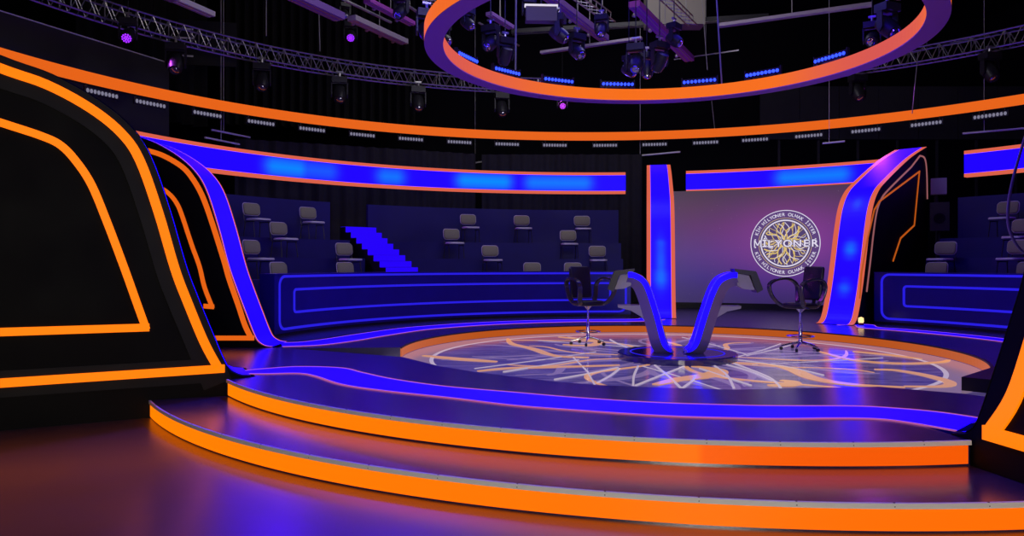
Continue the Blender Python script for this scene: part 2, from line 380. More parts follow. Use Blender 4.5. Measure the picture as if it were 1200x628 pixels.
front = arcp(C2, R2-0.012, a2s, a2e, 90)+[fE(5.9, -0.01), fE(6.0, 0.9), (4.6, 5.7), (4.9, 6.5)]+inner_edge+[apex, fB(6.2, 0.01), fB(9.5, 0.02), fA(9.6, -0.80), fA(6.2, -0.80), fA(6.2, 0.01)]
make_step('stage_platform', 'upper blue-lit stage level whose orange front is the second step', C2, R2, a2s, a2e, 0.0, front, 261.5)
low = arcp(C1, R1-0.012, a1s, a1e, 90)+arcp(C2, R2-0.035, a2e, a2s, 60)
make_step('stage_step', 'lowest wide curved step with the orange front nearest the camera', C1, R1, a1s, a1e, -0.18, low, 400)
# body under the stage platform down to the studio floor
MB().prism([(x, y) for x, y in arcp(C2, R2-0.06, a2s+1, a2e-1, 50)]+[(4.2, 6.2), (4.3, 7.1), (3.7, 7.5), (2.2, 7.35), (0.85, 7.65), (-0.05, 8.2), (-0.95, 8.98), (-1.7, 9.9), (-2.9, 9.9)], ZF, -0.182).build('plinth', M['stage_side'], bpy.data.objects['stage_platform'])

# floor ribbons (blue light lines inset in the stage floor)
def floor_ribbon(label, left, right, z=0.0, trims=0.035):
    c = ((left[0][0]+right[-1][0])/2, (left[0][1]+right[-1][1])/2, z)
    t = thing('floor_light_ribbon', label, 'floor light', (left[len(left)//2][0], left[len(left)//2][1], z))
    L = smooth_pts(left, 6); Rr = smooth_pts(right, 6); n = min(len(L), len(Rr))
    samp = lambda P, k: P[min(len(P)-1, round(k*(len(P)-1)/(n-1)))]
    L = [samp(L, i) for i in range(n)]; Rr = [samp(Rr, i) for i in range(n)]
    MB().loft([[(*l, z+0.001), (*r, z+0.001), (*r, z+0.006), (*l, z+0.006)] for l, r in zip(L, Rr)]).build('light_panel', M['blue'], t)
    for P in (L, Rr): strip(MB(), P, trims, lambda a, b, h: (a, b, h), z+0.001, z+0.009).build('edge_line', M['violet_line'], t)
    return t
up_px = [(283, 435), (310, 432.5), (350, 430), (400, 431.5), (425, 437), (460, 444.5), (520, 453), (600, 460), (670, 466), (745, 471), (800, 473.5), (900, 476), (1000, 476.5), (1050, 479), (1100, 483.5), (1148, 490.5)]
lo_px = [(286, 438.5), (312, 438.5), (350, 438), (370, 441.5), (400, 451), (450, 458.5), (525, 466.5), (600, 475.5), (670, 481), (735, 485.5), (800, 489), (900, 491.3), (975, 490.8), (1025, 491.5), (1062, 495.5), (1120, 505.5)]
floor_ribbon('wide blue floor ribbon curving across the front of the stage', [at(u, v, 0) for u, v in up_px], [at(u, v, 0) for u, v in lo_px])
def off_path(P, w):
    L, R = [], []
    for i, p in enumerate(P):
        a = Vector(P[max(0, i-1)]); b = Vector(P[min(len(P)-1, i+1)]); t = (b-a).normalized(); L.append((p[0]-t.y*w/2, p[1]+t.x*w/2)); R.append((p[0]+t.y*w/2, p[1]-t.x*w/2))
    return L, R
lb = [(-3.62, 11.60), (-3.2, 11.75), (-2.85, 12.35), (-2.55, 13.1)]+[pol(5.32, a) for a in (146, 138, 128, 118, 108, 98, 90)]+[(3.0, 16.75), (3.25, 17.1)]
L_, R_ = off_path(lb, 0.62); floor_ribbon('blue floor ribbon running round the foot of the left barrier', L_, R_, trims=0.02)
rb = [(6.9, 15.6), (7.3, 15.35)]+[pol(5.85, a) for a in (36, 30, 22, 14, 6, -4, -14)]
L_, R_ = off_path(rb, 0.42); floor_ribbon('blue floor ribbon running past the right barrier', L_, R_, trims=0.02)

# back level with its orange rim round the LED floor
RR = 4.12; LC = (2.42, 11.27)
t = thing('back_stage_level', 'raised back stage level ringing the patterned floor', 'stage', (LC[0], LC[1]+RR, ZF))
start, end = 180.5, -48.5
ring = arcp(LC, RR, start, end, 90)
outer = [(9.2, 6.4), (14, 6), (14.5, 22), (-9, 23), (-11, 15), fB(9.6, -0.8), fB(6.15, -0.8), fB(6.15, 0.0), apex]
MB().prism(ring+outer, ZF, 0.0).build('deck', M['stage_top'], t)
MB().arc(RR-0.02, RR+0.001, -0.142, -0.018, start, end, 120, LC, lambda az: max(0, min(1, (az-140)/40))*0.8+max(0, min(1, (20-az)/60))*0.8).build('rim_light', M['orange_rim'], t)
MB().arc(RR-0.022, RR+0.01, -0.018, 0.003, start, end, 120, LC).build('rim_cap', M['stage_side'], t)
tag(MB().prism([(5.03, 8.26), (6.05, 9.2), (7.4, 8.6), (6.1, 7.3)], -0.15, 0.003).build('step_block', M['stage_side']), 'dark step block at the right end of the orange rim', 'step')

# ------------------------------------------------------------------ LED floor
t = thing('patterned_floor', 'round glossy lit floor printed with golden swirls and white lines under the chairs', 'lit floor', (LC[0], LC[1], -0.19))
M['led_base'] = mat('led_floor_base', (0.03, 0.03, 0.05), 0.16, coat=0.3); nt = M['led_base'].node_tree; p = nt.nodes['Principled BSDF']
tc = nt.nodes.new('ShaderNodeTexCoord'); wv = nt.nodes.new('ShaderNodeTexNoise'); wv.inputs['Scale'].default_value = 1.3; wv.inputs['Detail'].default_value = 6; wv.inputs['Roughness'].default_value = 0.65
mp = nt.nodes.new('ShaderNodeMapping'); mp.inputs['Scale'].default_value = (1, 5, 1)
nt.links.new(tc.outputs['Object'], mp.inputs['Vector']); nt.links.new(mp.outputs['Vector'], wv.inputs['Vector'])
cr = nt.nodes.new('ShaderNodeValToRGB'); e = cr.color_ramp.elements; e[0].position = 0.33; e[0].color = (0.030, 0.020, 0.11, 1); e[1].position = 0.62; e[1].color = (0.12, 0.085, 0.22, 1)
nt.links.new(wv.outputs['Fac'], cr.inputs['Fac']); nt.links.new(cr.outputs['Color'], p.inputs['Emission Color']); p.inputs['Emission Strength'].default_value = 1.0
M['led_outer'] = led('led_floor_band', (0.20, 0.13, 0.20), None, 1.0, 0.16)
M['led_white'] = led('led_floor_line', (0.44, 0.36, 0.46), None, 1.0, 0.16)
M['led_gold'] = led('led_floor_gold', (0.58, 0.27, 0.13), (0.95, 0.55, 0.22), 1.0, 0.16)
M['led_pale'] = led('led_floor_pale', (0.19, 0.13, 0.29), None, 1.0, 0.16)
ZL = -0.15
MB().lathe((LC[0], LC[1], ZL-0.04), [(RR+0.3, 0), (RR+0.3, 0.04), (0.001, 0.04)], 96).build('floor_panel', M['led_base'], t)
idf = lambda a, b, h: (a, b, h)
MB().arc(3.66, RR-0.03, ZL, ZL+0.002, 0, 360, 120, LC).build('outer_band', M['led_outer'], t)
MB().arc(3.60, 3.66, ZL, ZL+0.003, 0, 360, 120, LC).build('circle_line', M['led_white'], t)
rng = random.Random(11)
mbw, mbg, mbp = MB(), MB(), MB()
def root(az0, r0, r1, amp, w, mb, z, ph):
    pts = []; tp = []
    for i in range(25):
        k = i/24; r = r0+(r1-r0)*k; az = az0+amp*math.sin(k*4.2+ph)*(0.35+0.65*k)
        pts.append(pol(r, az, LC)); tp.append(0.35+0.9*math.sin(PI*min(1, k*1.0))**0.7)
    strip(mb, pts, w, idf, ZL+0.001, z, taper=tp)
for i in range(0, 18, 2): root(i*20+rng.uniform(-6, 6), 0.8, rng.uniform(2.6, 3.6), rng.uniform(8, 20), rng.uniform(0.04, 0.09), mbg, ZL+0.0045+i*1e-4, rng.uniform(0, 6))
for i in range(34): root(i*10.6+rng.uniform(-4, 4), 0.9, rng.uniform(2.2, 3.6), rng.uniform(5, 16), rng.uniform(0.04, 0.11), mbp, ZL+0.003+i*2e-5, rng.uniform(0, 6))
for i in range(9):
    a = rng.uniform(0, 360); b = a+rng.uniform(20, 75)
    P0 = pol(rng.uniform(0.9, 1.6), a, LC); P1 = pol(rng.uniform(3.0, 3.6), b, LC)
    strip(mbw, [P0, ((P0[0]+P1[0])/2+0.05, (P0[1]+P1[1])/2), P1], rng.uniform(0.012, 0.022), idf, ZL+0.001, ZL+0.0062+i*5e-5)
def fpx(px, w, mb, z, sm=True, taper=None):
    P = [at(u, v, ZL) for u, v in px]; P = smooth_pts(P, 5) if sm else P; n = len(P)
    strip(mb, P, w, idf, ZL+0.001, z, taper=[0.4+0.8*math.sin(PI*i/(n-1)) for i in range(n)] if taper else None)
for k, (px, w) in enumerate((([(859, 425), (905, 428), (930, 434), (955, 444), (1000, 451), (1060, 454)], 0.22), ([(1025, 433), (1050, 434), (1085, 440), (1112, 448), (1105, 453), (1060, 453)], 0.16),
        ([(960, 412), (1000, 422), (1050, 426), (1100, 425), (1112, 422)], 0.16), ([(812, 429.5), (838, 433), (841, 437), (825, 441), (795, 445), (768, 451)], 0.30), ([(595, 397), (600, 403), (625, 409), (650, 417), (690, 419)], 0.16),
        ([(560, 435), (600, 431.5), (660, 430), (726, 428)], 0.14), ([(496, 417), (540, 421), (582, 424)], 0.22), ([(900, 452), (925, 451.5), (928, 448), (915, 446)], 0.22), ([(655, 395), (700, 400), (690, 405), (660, 404)], 0.2), ([(1000, 412), (1040, 416), (1080, 421)], 0.15))):
    fpx(px, w*0.75, mbg, ZL+0.0085+k*2e-4, taper=True)
for k, px in enumerate(([(742, 452), (743, 440), (748, 429)], [(745, 452), (775, 440), (806, 428)], [(766, 427), (782, 440), (798, 455)], [(590, 436), (640, 428), (678, 422)], [(650, 445), (690, 438), (724, 431)], [(700, 449), (716, 440), (726, 432)], [(836, 428), (852, 440), (860, 455)], [(850, 427), (880, 436), (905, 447)],
        [(820, 432), (850, 442), (880, 452)], [(800, 455), (812, 446), (815, 440)], [(858, 421), (920, 430), (965, 440)], [(860, 426), (900, 442), (915, 455)], [(715, 398), (724, 403), (735, 407)])):
    fpx(px, 0.026, mbw, ZL+0.0115+k*1e-4)
mbp.build('pale_swirls', M['led_pale'], t); mbg.build('golden_swirls', M['led_gold'], t); mbw.build('white_lines', M['led_white'], t)

# ================================================================== GRANDSTANDS
def barrier(label, R, a0, a1, cap_start, zb=0.0, zt=1.10, inner=1.0):
    t = thing('audience_barrier', label, 'barrier', (*pol(R, (a0+a1)/2), zb))
    MB().arc(R, R+0.28, zb+0.05, zt-0.02, a0, a1, 80).build('wall_panel', M['parapet'], t)
    MB().arc(R+0.03, R+0.25, zb, zb+0.05, a0, a1, 80).build('plinth', M['stage_side'], t)
    MB().arc(R-0.02, R+0.30, zt-0.02, zt+0.0, a0, a1, 80).build('top_cap', M['parapet'], t)
    k = 180/PI/R; sg = 1 if a1 > a0 else -1; Lm = abs(a1-a0)/k      # unrolled length
    fn = lambda s, z, h: (*pol(R-h, a0+sg*s*k), z)
    def loop(x0, x1, z0, z1, r, nm):
        P = []
        for cx, cz, b in ((x0+r, z1-r, 180), (x1-r, z1-r, 90), (x1-r, z0+r, 0), (x0+r, z0+r, -90)):
            for i in range(7): aa = math.radians(b-90*i/6) ; P.append((cx+r*math.cos(aa), cz+r*math.sin(aa)))
            # subdivide the long runs so that they follow the curve
        Q = []
        for i, p in enumerate(P):
            q = P[(i+1) % len(P)]; d = math.dist(p, q); m = max(1, int(d/0.25))
            for j in range(m): Q.append((p[0]+(q[0]-p[0])*j/m, p[1]+(q[1]-p[1])*j/m))
        strip(MB(), Q, 0.046, fn, 0.0, 0.014, True).build(nm, M['blueline'], t)
    loop(0.16, Lm-0.12, zb+0.12, zt-0.05, 0.16, 'outer_light_line')
    loop(0.62, Lm-0.5, zb+0.40, zt-0.29, 0.06, 'inner_light_line')
    return t
barrier('long curved navy barrier with blue outline loops in front of the left grandstand', 6.66, 167.5, 85.8, True)
barrier('curved navy barrier with blue outline loops in front of the right grandstand', 6.98, 40.0, -14, True)
TR = [(7.30, 7.98, 0.51), (8.02, 8.68, 0.96), (8.72, 9.38, 1.41), (9.42, 10.36, 1.86)]
ORD = ['lowest', 'second', 'third', 'top']
for side, (a0, a1) in (('left part of the left', (132.8, 171.5)), ('right part of the left', (86.0, 126.8)), ('right', (-14, 37.5))):
    for k, (r0, r1, z) in enumerate(TR):
        t = MB().arc(r0, r1, 0.0, z, a0, a1, 50); zz = t.build('seating_tier', M['tier'])
        tag(zz, '%s navy carpeted tier of the %s grandstand' % (ORD[k], side), 'tier', 'navy seating tiers')
    tag(MB().arc(10.40, 10.5, 0.0, 2.86, a0, a1, 50).build('back_rail_panel', M['tier']), 'navy back panel behind the top row of the %s grandstand' % side, 'panel')
# lit stair
t = thing('lit_staircase', 'bright blue lit stair climbing through the left grandstand', 'stairs', (*pol(7.4, 129.8), 0))
a = math.radians(129.3); d = (math.cos(a), math.sin(a)); n = (-d[1], d[0])
fs = lambda r, z, h: (CX+d[0]*r+n[0]*h, CY+d[1]*r+n[1]*h, z)
NS = 11; r0, z0 = 7.02, 0.60; dr, dz = 0.290, 0.147
poly = [(r0, 0.0)]
for i in range(NS): poly += [(r0+dr*i, z0+dz*(i+1)), (r0+dr*(i+1), z0+dz*(i+1))]
poly += [(r0+dr*NS, 0)]
MB().prism(poly, -0.44, 0.44, fs).build('stringer', M['stage_side'], t)
for i in range(NS):
    r = r0+dr*i; z = z0+dz*(i+1)
    MB().prism([(r-0.004, z-dz+0.012), (r-0.004, z+0.006), (r+dr-0.02, z+0.006), (r+dr-0.02, z+0.001), (r+0.001, z+0.001), (r+0.001, z-dz+0.012)], -0.44, 0.43, fs).build('lit_step', M['stairlit'], t)

# audience chairs
def make_chair():
    t = thing('audience_chair', '', 'chair')
    # local: faces -Y, seat top .44
    I = Matrix.Identity(4)
    bt = Matrix.Translation((0, 0.20, 0.66)) @ Matrix.Rotation(math.radians(-9), 4, 'X')
    mb = MB(); rows = []
    w, h, r = 0.44, 0.27, 0.08
    poly = []
    for cx, cz, b0 in ((w/2-r, h/2-r, 0), (-w/2+r, h/2-r, 90), (-w/2+r, -h/2+r, 180), (w/2-r, -h/2+r, 270)):
        for i in range(6): aa = math.radians(b0+18*i); poly.append((cx+r*math.cos(aa), cz+r*math.sin(aa)))
    for sc, y in ((0.86, -0.028), (0.97, -0.018), (1, 0), (0.97, 0.016), (0.9, 0.022)):
        rows.append([bt @ Vector((x*sc, y-0.05*(1-(x/0.22)**2)*-1+ -0.02, z*sc)) for x, z in poly])
    mb.loft(rows); mb.build('backrest', M['chair'], t, smooth=True)
    rim = [bt @ Vector((x*1.02, 0.012+0.05*(1-(x/0.22)**2)-0.02, z*1.04)) for x, z in poly]
    MB().tube(rim, 0.009, 6, closed=True).build('back_frame', M['seatpan'], t, smooth=True)
    mb = MB(); rows = []
    for sc, z in ((0.9, 0.385), (1, 0.395), (1, 0.42), (0.94, 0.437)):
        rows.append([(x*sc*1.02, z_*sc*1.55-0.06, z) for x, z_ in poly])
    mb.loft(rows); mb.build('seat', M['seatpan'], t, smooth=True)
    for s in (-1, 1):
        MB().tube([(s*0.20, 0.23, 0.74), (s*0.205, 0.18, 0.42), (s*0.20, 0.16, 0.36), (s*0.20, -0.18, 0.36)], 0.011, 6).build('side_frame', M['rig_dark'], t, smooth=True)
        for y in (-0.18, 0.17): MB().tube([(s*0.20, y*0.8, 0.37), (s*0.215, y*1.1, 0.01)], 0.011, 6).build('leg', M['rig_dark'], t, smooth=True)
    return t
proto = make_chair(); used = False
CH = [  # photo column, row, side, label
    (301, 4, 'L', 'grey audience chair in the top row nearest the left blue portal'),
    (366, 4, 'L', 'grey audience chair alone in the top row just left of the lit stair'),
    (333, 3, 'L', 'lilac-rimmed grey audience chair in the third row between the portal and the stair'),
    (303, 2, 'L', 'grey audience chair in the second row hard against the left blue portal'),
    (409, 2, 'L', 'grey audience chair in the second row just left of the lit stair'),
    (335, 1, 'L', 'first-row audience chair whose back peeps over the left end of the barrier'),
    (411, 1, 'L', 'first-row audience chair peeping over the barrier just left of the lit stair'),
    (551, 4, 'M', 'top-row audience chair first to the right of the lit stair'),
    (613, 4, 'M', 'top-row audience chair midway between the stair and the slim portal'),
    (683, 4, 'M', 'dim top-row audience chair nearest the slim portal'),
    (532, 3, 'M', 'third-row audience chair first to the right of the lit stair'),
    (667, 3, 'M', 'magenta-rimmed third-row audience chair right of the middle'),
    (577, 2, 'M', 'second-row audience chair with a violet lit seat right of the stair'),
    (701, 2, 'M', 'dark second-row audience chair edged in magenta nearest the slim portal'),
    (626, 1, 'M', 'first-row audience chair peeping over the barrier above its middle'),
    (673, 1, 'M', 'first-row audience chair peeping over the barrier behind the left swivel chair'),
    (1103, 2, 'R', 'second-row audience chair first to the right of the right portal'),
    (1092, 1, 'R', 'first-row audience chair peeping over the right barrier'),
    (1176, 4, 'R', 'shadowed top-row audience chair of the right grandstand'),
    (1193, 3, 'R', 'shadowed third-row audience chair at the right frame edge'),
    (1187, 2, 'R', 'shadowed second-row audience chair beside the hanging cable'),
    (1197, 1, 'R', 'first-row audience chair half cut by the right frame edge')]
for i, (u, row, sd, lab) in enumerate(CH):
    o = proto if i == 0 else copy_tree(proto)
    R = {1: 7.62, 2: 8.33, 3: 9.03, 4: 9.75}[row]; az = ray_az(u, R); p = pol(R, az)
    o.location = (*p, TR[row-1][2]+0.0); o.rotation_euler = (0, 0, math.radians(az-90)); o['label'] = lab; o['group'] = 'audience chairs'

# ================================================================== BANDS, SCREEN, HOOP, RING
BR = 11.0; BZ0, BZ1 = 3.40, 4.04
def band(label, a0, a1, blobs):
    t = thing('light_band', label, 'light band', (*pol(BR, (a0+a1)/2), BZ0))
    def rows(r0, r1, z0, z1, nm, m, gf=None, nz=1):
        mb = MB(); n = 220
        ids = [[mb.v((*pol(r0, a0+(a1-a0)*i/n), z0+(z1-z0)*j/nz), gf(a0+(a1-a0)*i/n, j/nz) if gf else 0) for j in range(nz+1)] for i in range(n+1)]
        bk = [[mb.v((*pol(r1, a0+(a1-a0)*i/n), z0+(z1-z0)*j/nz)) for j in range(nz+1)] for i in range(n+1)]
        for i in range(n):
            for j in range(nz): mb.f(ids[i][j], ids[i+1][j], ids[i+1][j+1], ids[i][j+1]); mb.f(bk[i][j], bk[i][j+1], bk[i+1][j+1], bk[i+1][j])
            mb.f(ids[i][0], bk[i][0], bk[i+1][0], ids[i+1][0]); mb.f(ids[i][nz], ids[i+1][nz], bk[i+1][nz], bk[i][nz])
        for i in (0, n): mb.f(*ids[i], *bk[i][::-1])
        return mb.build(nm, m, t)
    def g(az, k):
        s = 0
        for (b0, b1, amp) in blobs:            # lit stretches of the display, with soft ends
            lo, hi = min(b0, b1), max(b0, b1)
            e = 1.2; x = 1.0 if lo <= az <= hi else math.exp(-((min(abs(az-lo), abs(az-hi)))/e)**2)
            s = max(s, amp*x)
        return s*max(0, 1-abs(k-0.5)*1.9)**0.6
    rows(BR, BR+0.15, BZ0+0.085, BZ1-0.085, 'display', M['blue'], g, 8)
    rows(BR-0.015, BR+0.15, BZ0, BZ0+0.085, 'edge_trim', M['pink']); rows(BR-0.015, BR+0.15, BZ1-0.085, BZ1, 'edge_trim', M['pink'])
    return t
Z = lambda u: ray_az(u, BR)
band('long blue light band with salmon edges above the left grandstand', 188, Z(733), ((Z(322), Z(350), 0.9), (Z(350), Z(385), 0.35), (Z(452), Z(464), 0.65), (Z(545), Z(590), 1.0), (Z(625), Z(684), 0.7)))
band('blue light band with salmon edges above the big screen', Z(804), 44.5, ((Z(920), Z(985), 0.75),))
band('short blue light band with salmon edges above the right grandstand', Z(1130), -6, ())
# screen
t = thing('video_screen', 'big curved purple video screen showing the round show logo', 'screen', (*pol(10.35, 61), 0))
M['screen'] = mat('screen_picture', (0.01, 0.01, 0.012), 0.35); nt = M['screen'].node_tree; p = nt.nodes['Principled BSDF']
nd = nt.nodes.new; lk = nt.links.new
a1_ = nd('ShaderNodeAttribute'); a1_.attribute_name = 'glow'
geo = nd('ShaderNodeTexCoord'); sep = nd('ShaderNodeSeparateXYZ'); lk(geo.outputs['Object'], sep.inputs[0])
cr = nd('ShaderNodeValToRGB'); mr = nd('ShaderNodeMapRange'); mr.inputs['From Min'].default_value = 0.1; mr.inputs['From Max'].default_value = 3.4
lk(sep.outputs['Z'], mr.inputs['Value']); lk(mr.outputs['Result'], cr.inputs['Fac'])
el = cr.color_ramp.elements; el[0].position = 0.0; el[0].color = (0.030, 0.018, 0.10, 1); el[1].position = 1.0; el[1].color = (0.060, 0.036, 0.050, 1)
for pos, c in ((0.25, (0.040, 0.020, 0.20)), (0.45, (0.075, 0.028, 0.20)), (0.68, (0.095, 0.028, 0.13)), (0.85, (0.085, 0.035, 0.085))): x = el.new(pos); x.color = (*c, 1)
ns = nd('ShaderNodeTexNoise'); ns.inputs['Scale'].default_value = 0.55; ns.inputs['Detail'].default_value = 4; lk(geo.outputs['Object'], ns.inputs['Vector'])
nr = nd('ShaderNodeMapRange'); nr.inputs['From Min'].default_value = 0.35; nr.inputs['From Max'].default_value = 0.7; nr.inputs['To Max'].default_value = 0.45
lk(ns.outputs['Fac'], nr.inputs['Value'])
m1 = nd('ShaderNodeMix'); m1.data_type = 'RGBA'; lk(nr.outputs['Result'], m1.inputs[0]); lk(cr.outputs['Color'], m1.inputs[6]); m1.inputs[7].default_value = (0.05, 0.03, 0.12, 1)
m2 = nd('ShaderNodeMix'); m2.data_type = 'RGBA'; lk(a1_.outputs['Fac'], m2.inputs[0]); lk(m1.outputs[2], m2.inputs[6]); m2.inputs[7].default_value = (0.26, 0.05, 0.30, 1)
vo = nd('ShaderNodeTexVoronoi'); vo.inputs['Scale'].default_value = 5.5; lk(geo.outputs['Object'], vo.inputs['Vector'])
lt = nd('ShaderNodeMapRange'); lt.inputs['From Min'].default_value = 0.05; lt.inputs['From Max'].default_value = 0.0; lk(vo.outputs['Distance'], lt.inputs['Value'])
m3 = nd('ShaderNodeMix'); m3.data_type = 'RGBA'; lk(lt.outputs['Result'], m3.inputs[0]); lk(m2.outputs[2], m3.inputs[6]); m3.inputs[7].default_value = (0.5, 0.3, 0.5, 1)
lk(m3.outputs[2], p.inputs['Emission Color']); p.inputs['Emission Strength'].default_value = 1.0
SR = 10.35; sa0, sa1 = 79.0, 43.0; LAZ = ray_az(920, SR); LZ = 1.845
mb = MB(); n, mzz = 60, 24
gs = lambda az, z: 0.75*math.exp(-(((az-LAZ)*PI/180*SR+0.2)/1.75)**2-((z-1.95)/0.95)**2)
ids = [[mb.v((*pol(SR, sa0+(sa1-sa0)*i/n), 0.17+(3.38-0.17)*j/mzz), gs(sa0+(sa1-sa0)*i/n, 0.17+3.21*j/mzz)) for j in range(mzz+1)] for i in range(n+1)]
for i in range(n):
    for j in range(mzz): mb.f(ids[i][j], ids[i+1][j], ids[i+1][j+1], ids[i][j+1])
bk = [[mb.v((*pol(SR+0.12, sa0+(sa1-sa0)*i/n), z)) for z in (0.17, 3.38)] for i in range(n+1)]
for i in range(n): mb.f(bk[i][0], bk[i][1], bk[i+1][1], bk[i+1][0]); mb.f(ids[i][0], bk[i][0], bk[i+1][0], ids[i+1][0]); mb.f(ids[i][mzz], ids[i+1][mzz], bk[i+1][1], bk[i][1])
mb.build('display', M['screen'], t)
MB().arc(SR+0.02, SR+0.14, 0.0, 0.17, sa0, sa1, 50).build('base_frame', M['stage_side'], t)
# logo printed on the screen: k runs to the viewer's right, z up
fl = lambda x, z, h: (*pol(SR-0.004-h, LAZ-x/SR*180/PI), LZ+z)
def disc(r0, r1, h, m, nm, n=72):
    mb = MB(); rows = []; m_ = max(1, int((r1-r0)/0.05)); rr = [r0+(r1-r0)*j/m_ for j in range(m_+1)]
    for i in range(n):
        a = 2*PI*i/n; rows.append([fl(r*math.cos(a), r*math.sin(a), 0) for r in rr]+[fl(r*math.cos(a), r*math.sin(a), h) for r in rr[::-1]])
    mb.loft(rows, True); return mb.build(nm, m, t)
disc(0.001, 0.905, 0.002, M['logoring'], 'logo_disc'); disc(0.895, 0.915, 0.004, M['white'], 'logo_outer_line'); disc(0.60, 0.68, 0.004, M['logodark'], 'logo_field_ring')
disc(0.001, 0.62, 0.003, M['logodark'], 'logo_field'); disc(0.615, 0.65, 0.006, M['white'], 'logo_inner_line'); disc(0.69, 0.70, 0.004, M['gold'], 'logo_thin_line')
rg = random.Random(3); mb = MB(); mw = MB()
for i in range(40):
    a0 = 2*PI*i/40+rg.uniform(-0.07, 0.07); ph = rg.uniform(0, 6); r = 0.09; P = []
    while r < 0.61: P.append(((r)*math.cos(a0+0.16*math.sin(r*14+ph)), r*math.sin(a0+0.16*math.sin(r*14+ph)))); r += 0.035
    q = mb if i % 3 else mw
    strip(q, P, rg.choice((0.014, 0.018, 0.03)), fl, 0.003, 0.0065+i*1e-5)
    if rg.random() < 0.8:
        k = rg.randint(5, 9); b = P[k]; aa = math.atan2(b[1], b[0])+rg.choice((-1, 1))*rg.uniform(0.09, 0.16); rr = math.hypot(*b)
        strip(q, [b, ((rr+0.1)*math.cos(aa), (rr+0.1)*math.sin(aa)), (0.6*math.cos(aa+0.05), 0.6*math.sin(aa+0.05))], 0.012, fl, 0.003, 0.0061+i*1e-5)
mb.build('golden_roots', M['gold'], t); mw.build('pale_roots', M['white'], t)
def text_mesh(ch, size, fat=0.012):
    cu = bpy.data.curves.new('t', 'FONT'); cu.body = ch; cu.size = size; cu.align_x = 'CENTER'; cu.offset = size*fat
    o = bpy.data.objects.new('t', cu); COL.objects.link(o); dg = bpy.context.evaluated_depsgraph_get(); dg.update()
    me = o.evaluated_get(dg).to_mesh(); V = [v.co.copy() for v in me.vertices]; Fc = [tuple(p.vertices) for p in me.polygons]
    o.evaluated_get(dg).to_mesh_clear(); bpy.data.objects.remove(o); bpy.data.curves.remove(cu)
    return V, Fc
cache = {}
def glyph(ch, size, fat=0.012):
    if ch == 'M':                                # drawn by hand: two posts and a V
        h = 0.70*size; w = 0.30*size; b = (0.075+fat*0.8)*size; e = fat*size*0.6
        q = [[(-w, -e), (-w+b, -e), (-w+b, h+e), (-w, h+e)], [(w-b, -e), (w, -e), (w, h+e), (w-b, h+e)], [(-w, h+e), (-w+b*1.15, h+e), (b*0.45, h*0.22), (-b*0.45, h*0.22-e)], [(w-b*1.15, h+e), (w, h+e), (b*0.45, h*0.22-e), (-b*0.45, h*0.22)]]
        return [Vector((x-(e if x < 0 else -e), y, 0)) for p_ in q for x, y in p_], [tuple(range(4*i, 4*i+4)) for i in range(4)]
    if (ch, size, fat) not in cache: cache[(ch, size, fat)] = text_mesh(ch, size, fat)
    return cache[(ch, size, fat)]
mb = MB(); mbk = MB(); wd = {'M': 1.15, 'İ': 0.45, 'L': 0.85, 'Y': 0.95, 'O': 1.1, 'N': 1.05, 'E': 0.9, 'R': 0.95}
word = 'MİLYONER'; tot = sum(wd[c] for c in word); x = -0.86; sc = 1.74/tot
for c in word:
    w = wd[c]*sc; V, Fc = glyph(c, 0.27, 0.06); b = len(mbk.V)
    for v in V: mbk.v(fl(x+w/2+v.x*1.12, v.y-0.095, 0.010))
    for f in Fc: mbk.f(*[b+i for i in f])
    V, Fc = glyph(c, 0.27, 0.02); b = len(mb.V)
    for v in V: mb.v(fl(x+w/2+v.x*1.12, v.y-0.095, 0.012))
    for f in Fc: mb.f(*[b+i for i in f])
    x += w
mbk.build('logo_word_shadow', M['logodark'], t); mb.build('logo_word', M['white'], t)
disc(0.001, 0.05, 0.009, M['logodark'], 'logo_centre_dot', 20)
mb = MB()
def ring_text(s, a_mid, span, top):
    n = len(s)
    for i, c in enumerate(s):
        if c == ' ': continue
        k = (i+0.5)/n-0.5; a = math.radians(a_mid-span*k) if top else math.radians(a_mid+span*k)
        V, Fc = glyph(c, 0.125); b = len(mb.V)
        for v in V:
            px, py = v.x, v.y-0.045
            rr = 0.795+(py if top else -py); aa = a-(px/0.795 if top else -px/0.795); mb.v(fl(rr*math.cos(aa), rr*math.sin(aa), 0.006))
        for f in Fc: mb.f(*[b+j for j in f])
ring_text('KİM MİLYONER OLMAK İSTER', 90, 146, True); mb.build('logo_upper_text', M['white'], t); mb = MB(); ring_text('KİM MİLYONER OLMAK İSTER', 270, 146, False)
for a in (4, 176, -4, -176):
    a = math.radians(a*1.9 if abs(a) < 90 else (180-(180-abs(a))*1.9)*(1 if a > 0 else -1)); b = [mb.v(fl(0.795*math.cos(a)+0.022*math.cos(2*PI*i/8), 0.795*math.sin(a)+0.022*math.sin(2*PI*i/8), 0.006)) for i in range(8)]; mb.f(*b)
mb.build('logo_lower_text', M['white'], t)

# wide orange hoop
HR, HZ = 13.34, 5.40
t = thing('orange_hoop', 'very wide thin orange light hoop hanging round the whole set', 'light hoop', (CX, CY, HZ))
hg = lambda az: max(0, min(1, (az-165)/25)) if az < 300 else 0
MB().arc(HR-0.03, HR, HZ, HZ+0.27, -60, 240, 240, None, hg).build('light_face', M['orange_dim'], t)
MB().arc(HR+0.001, HR+0.10, HZ-0.01, HZ+0.28, -60, 240, 200).build('carrier', M['rig_dark'], t)
